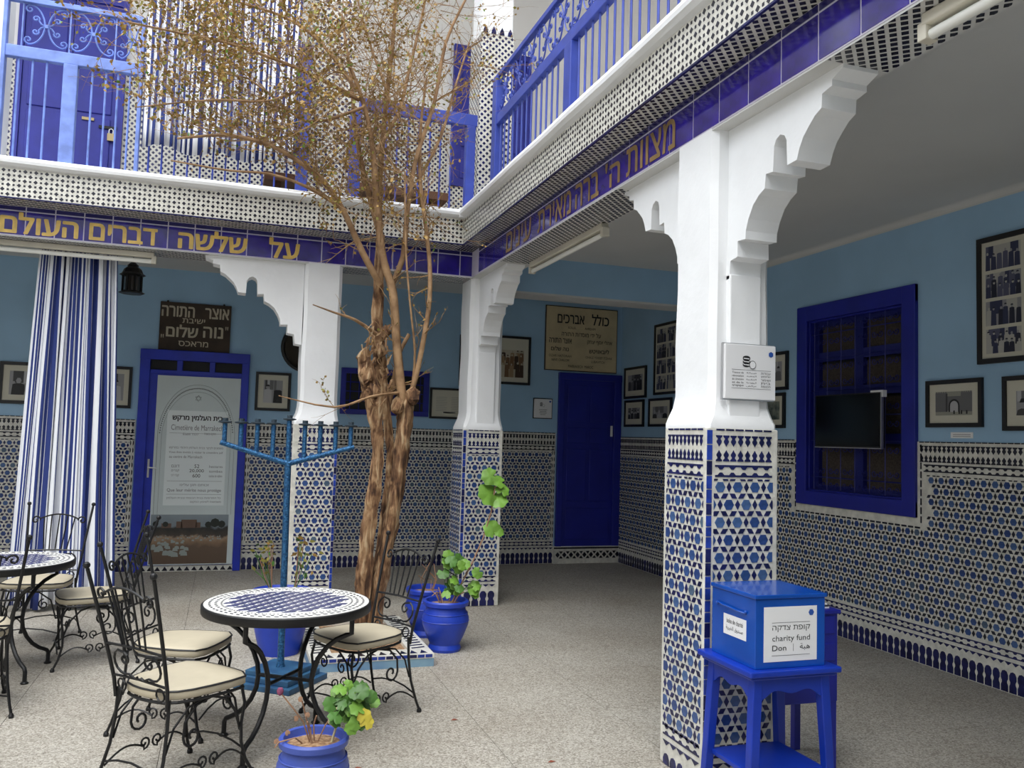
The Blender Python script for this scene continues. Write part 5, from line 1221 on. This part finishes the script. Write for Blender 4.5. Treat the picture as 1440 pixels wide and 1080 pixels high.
# front pot
t = thing('potted_geranium', 'wilting geranium in the front blue pot by the table foot', 'potted plant', (.408, 3.62, 0))
pot(.408, 3.62, .145, .315, pot_blue2, t)
for k in range(46):
    a = rn.uniform(0, 6.28); rr = rn.random() ** .5; x = .553 + .100 * rr * cos(a); z = .440 + .070 * rr * sin(a); m = rn.choice((leaf_g, leaf_g, leaf_g, leaf_l))
    gleaf((x, 3.60 + rn.uniform(-.06, .06), z), (rn.uniform(-.6, .6), -1, rn.uniform(.2, 1.3)), rn.uniform(.024, .038), m, t, stem=(.54, 3.61, .43))
for x, z, m in ((.565, .375, leaf_l), (.60, .40, leaf_yel), (.61, .375, leaf_yel), (.55, .36, leaf_l)): gleaf((x, 3.545, z), (.1, -1, .25), .033, m, t, stem=(.54, 3.58, .42), name='leaf')
MB().tube([(.475, 3.60, .28), (.492, 3.60, .345), (.478, 3.59, .36), (.462, 3.58, .375), (.462, 3.58, .40), (.485, 3.58, .428), (.53, 3.59, .435)], .0052, 6).build('pale_stem', pale_stem, t, label='pale curved stem')
for P in ([(.41, 3.62, .28), (.405, 3.62, .36), (.412, 3.6, .40)], [(.395, 3.62, .28), (.36, 3.6, .38), (.318, 3.58, .44), (.27, 3.58, .50)], [(.40, 3.64, .28), (.37, 3.62, .40), (.35, 3.6, .47)], [(.42, 3.62, .28), (.45, 3.6, .36), (.48, 3.6, .40)], [(.37, 3.62, .28), (.33, 3.58, .325), (.265, 3.56, .32), (.25, 3.56, .30)], [(.40, 3.6, .28), (.39, 3.6, .35), (.375, 3.58, .385)]): MB().tube(P, .0032, 5).build('dry_stem', dry, t)
V = MB().lathe([(.004, 0), (.012, .008), (.014, .02), (.009, .03)], (.262, 3.575, .498), 8); V.build('dead_flower', mat('purple_petals', (.22, .05, .11), .8, var=.3, scale=60), t, smooth=60)
for x, z in ((.345, .475), (.33, .40), (.375, .41), (.30, .345), (.258, .315)): gleaf((x, 3.585, z), (.3, -1, .3), .012, dry, t, name='dead_leaf')
# pot behind the table
t = thing('potted_plant', 'large blue pot with yellowing plant behind the menorah stem', 'potted plant', (.44, 6.28, 0))
px, py = .44, 6.28
q = MB().lathe([(.135, 0), (.14, .02), (.175, .16), (.195, .30), (.205, .38), (.225, .40), (.225, .43), (.205, .44), (.185, .42), (.01, .41)], (px, py, 0), 36); q.build('pot', pot_blue, t, smooth=35)
MB().lathe([(.186, .412), (.01, .42)], (px, py, 0), 16).build('soil', soil, t)
for k in range(46):
    a = rn.uniform(0, 6.28); side = rn.random(); cx = (.33 if side < .65 else .58); x = cx + rn.gauss(0, .05); top = rn.uniform(.56, .76 if side < .65 else .80); y_ = py + rn.uniform(-.1, .1)
    st_ = [(px + (cx - px) * .6, y_, .42), ((px + x) / 2 + (cx - px) * .3, y_, .52), (x, y_, top)]
    if k % 3 == 0: MB().tube(st_, .003, 4).build('stem', dry if k % 2 else leaf_g, t)
    d = Vector((rn.uniform(-1, 1), rn.uniform(-.6, .2), rn.uniform(-.6, 1))).normalized(); s = rn.uniform(.035, .06); b_ = d.cross(Vector((rn.uniform(-.4, .4), 1, .3))).normalized() * s * .25; p = Vector((x, y_, top))
    MB().add([p, p + d * s * .4 + b_, p + d * s, p + d * s * .4 - b_], [(0, 1, 2, 3)]).build('leaf', rn.choice((leaf_y, leaf_g, leaf_y, leaf_o)), t)

# fallen leaves
for i, (x, y) in enumerate(((.64, 4.05), (.62, 3.85), (1.55, 3.9), (1.25, 4.6))):
    mb = MB().add([(x, y, .002), (x + .02, y + .006, .009), (x + .045, y, .003), (x + .02, y - .008, .004)], [(0, 1, 2, 3)]); o = mb.build('fallen_leaf', mat('russet_leaf', (.22, .06, .03), .7)); o['label'] = ('fallen russet leaf on the floor by the front pot, the one farther back', 'fallen russet leaf on the floor by the front pot, the one nearer', 'fallen leaf on the open floor near the bottom of the picture', 'fallen leaf on the open floor midway to the planter')[i]; o['category'] = 'leaf'; o['group'] = 'fallen leaves'

# ------------------------------------------------------------------ stool and charity box
t = thing('blue_stool', 'cobalt blue wooden stool carrying the charity box before the near pillar', 'stool', (2.26, 3.17, 0))
sx0, sx1, sy0, sy1 = 2.045, 2.49, 2.965, 3.375
b = MB(); b.box(sx0, sx1, sy0, sy1, .617, .642).box(sx0 + .015, sx1 - .015, sy0 + .015, sy1 - .015, .603, .617); b.build('stool_top', stool_blue, t, bevel=.006)
lg_ = []
for ax, ay in ((0, 0), (1, 0), (0, 1), (1, 1)):
    tx, ty = (sx1 - .06 if ax else sx0 + .06), (sy1 - .055 if ay else sy0 + .055); bx_, by_ = tx + (.035 if ax else -.035), ty + (.02 if ay else -.02)
    h = .019; V = [(bx_ - h, by_ - h, 0), (bx_ + h, by_ - h, 0), (bx_ + h, by_ + h, 0), (bx_ - h, by_ + h, 0), (tx - h - .003, ty - h - .003, .605), (tx + h + .003, ty - h - .003, .605), (tx + h + .003, ty + h + .003, .605), (tx - h - .003, ty + h + .003, .605)]
    MB().add(V, [(3, 2, 1, 0), (4, 5, 6, 7), (0, 1, 5, 4), (1, 2, 6, 5), (2, 3, 7, 6), (3, 0, 4, 7)]).build('leg', stool_blue, t, bevel=.004)
def apron(fr, L, parent):
    n = 16; top = .603; P = [(L * k / n, top - .055 - .05 * abs(2 * k / n - 1) ** 3 - .010 * cos(k / n * 4 * pi) * (1 if 2 < k < n - 2 else 0)) for k in range(n + 1)]
    b = MB()
    for c in (0, .015): b.add([fr(a, z, c) for a, z in P] + [fr(a, top, c) for a, z in P], [((k, k + 1, n + 2 + k, n + 1 + k) if c else (n + 1 + k, n + 2 + k, k + 1, k)) for k in range(n)])
    m = 2 * (n + 1); b.f += [(k, k + 1, m + k + 1, m + k)[::-1] for k in range(n)]
    b.build('apron', stool_blue, parent)
apron(FB(sx0 + .05, sy0 + .05, 0), sx1 - sx0 - .10, t); apron(FB(sx0 + .05, sy1 - .04, 0), sx1 - sx0 - .10, t)
apron(FL(sx0 + .055, sy1 - .05, 0), sy1 - sy0 - .10, t); apron(FL(sx1 - .045, sy1 - .05, 0), sy1 - sy0 - .10, t)
MB().box(sx0 + .045, sx1 - .045, sy0 + .045, sy1 - .045, .20, .222).build('shelf', stool_blue, t, bevel=.004)
t = thing('charity_box', 'bright blue charity box with white trilingual label on the stool', 'box', (2.26, 3.17, .642))
bx0, bx1, by0, by1, bz0, bz1 = 2.088, 2.43, 3.0, 3.325, .642, .925
MB().box(bx0, bx1, by0, by1, bz0, bz1).build('body', box_blue, t, bevel=.003)
MB().box(bx0 - .006, bx1 + .006, by0 - .006, by1 + .004, bz1, bz1 + .017).build('lid', box_blue, t, bevel=.003)
F = FB(bx0, by0, bz0); lab = MB().box(.040, .300, .028, .250, 0, .0015, fr=F).build('front_label', sign_white, t)
for s, a, z, w, h, bo in ((heb('קופת צדקה'), .080, .148, .185, .026, 0), ('charity fund', .080, .104, .185, .030, 0), ('Don', .080, .072, .068, .022, 0.004), ('ﺔﺒﻫ', .215, .070, .050, .028, 0)): text(s, F, a, z, w, h, ink, lab, c=.0025, bold=bo, name='lettering')
for a0, a1, z0, z1 in ((.078, .265, .185, .1865), (.078, .265, .052, .0535), (.182, .1835, .068, .098)): MB().add([F(a0, z0, .0025), F(a1, z0, .0025), F(a1, z1, .0025), F(a0, z1, .0025)], [(0, 1, 2, 3)]).build('rule', ink, lab)
MB().add([F(.283 - .012 + .014 * cos(k * pi / 3), .223 + .014 * sin(k * pi / 3), .0025) for k in range(6)], [tuple(range(6))]).build('blue_emblem', mat('emblem_blue', (.02, .08, .35), .5), lab)
F = FL(bx0, by1, bz0); lab = MB().box(.095, .262, .10, .185, 0, .0015, fr=F).build('side_label', sign_white, t)
text('boîte de charité', F, .12, .150, .12, .020, ink, lab, c=.0025); text('ﺔﻳﺮﻴﺨﻟﺍ ﻕﻭﺪﻨﺻ', F, .115, .118, .125, .022, ink, lab, c=.0025)
MB().tube([F(.05, .225, .004), F(.10, .222, .012), (F(.16, .219, .009)), F(.22, .216, .012), F(.262, .214, .004)], .004, 6).build('latch_chain', box_blue, t)
for a in (.05, .262): MB().ball(F(a, .22, .004), .007).build('eyelet', box_blue, t)

t = thing('blue_side_table', 'darker blue cabinet table behind the charity box', 'side table', (2.71, 3.62, 0))
x0, x1, y0, y1 = 2.555, 2.885, 3.47, 3.78
MB().box(x0 - .005, x1 + .012, y0 - .012, y1, .745, .765).build('table_top', cobalt_dark, t, bevel=.004)
MB().box(x0, x1, y0, y1, .325, .745).build('cabinet_body', cobalt_dark, t, bevel=.003)
for z in (.52, .65): MB().box(x0 + .02, x1 - .02, y0 - .006, y0, z, z + .085).build('drawer_front', cobalt_dark, t, bevel=.003)
for x in (x0 + .015, x1 - .02):
    for y in (y0 + .02, y1 - .02): MB().box(x - .018, x + .018, y - .018, y + .018, 0, .33).build('leg', cobalt_dark, t, bevel=.003)
t = thing('booklet_stack', 'small stack of white leaflets on the darker blue cabinet', 'booklets', (2.79, 3.58, .765))
for k in range(3): MB().box(2.70 + .004 * k, 2.86 - .003 * k, 3.50 + .003 * k, 3.64, .765 + k * .008, .772 + k * .008).build('booklet', sign_white if k != 1 else mat('dark_cover', (.03, .03, .03), .5), t)
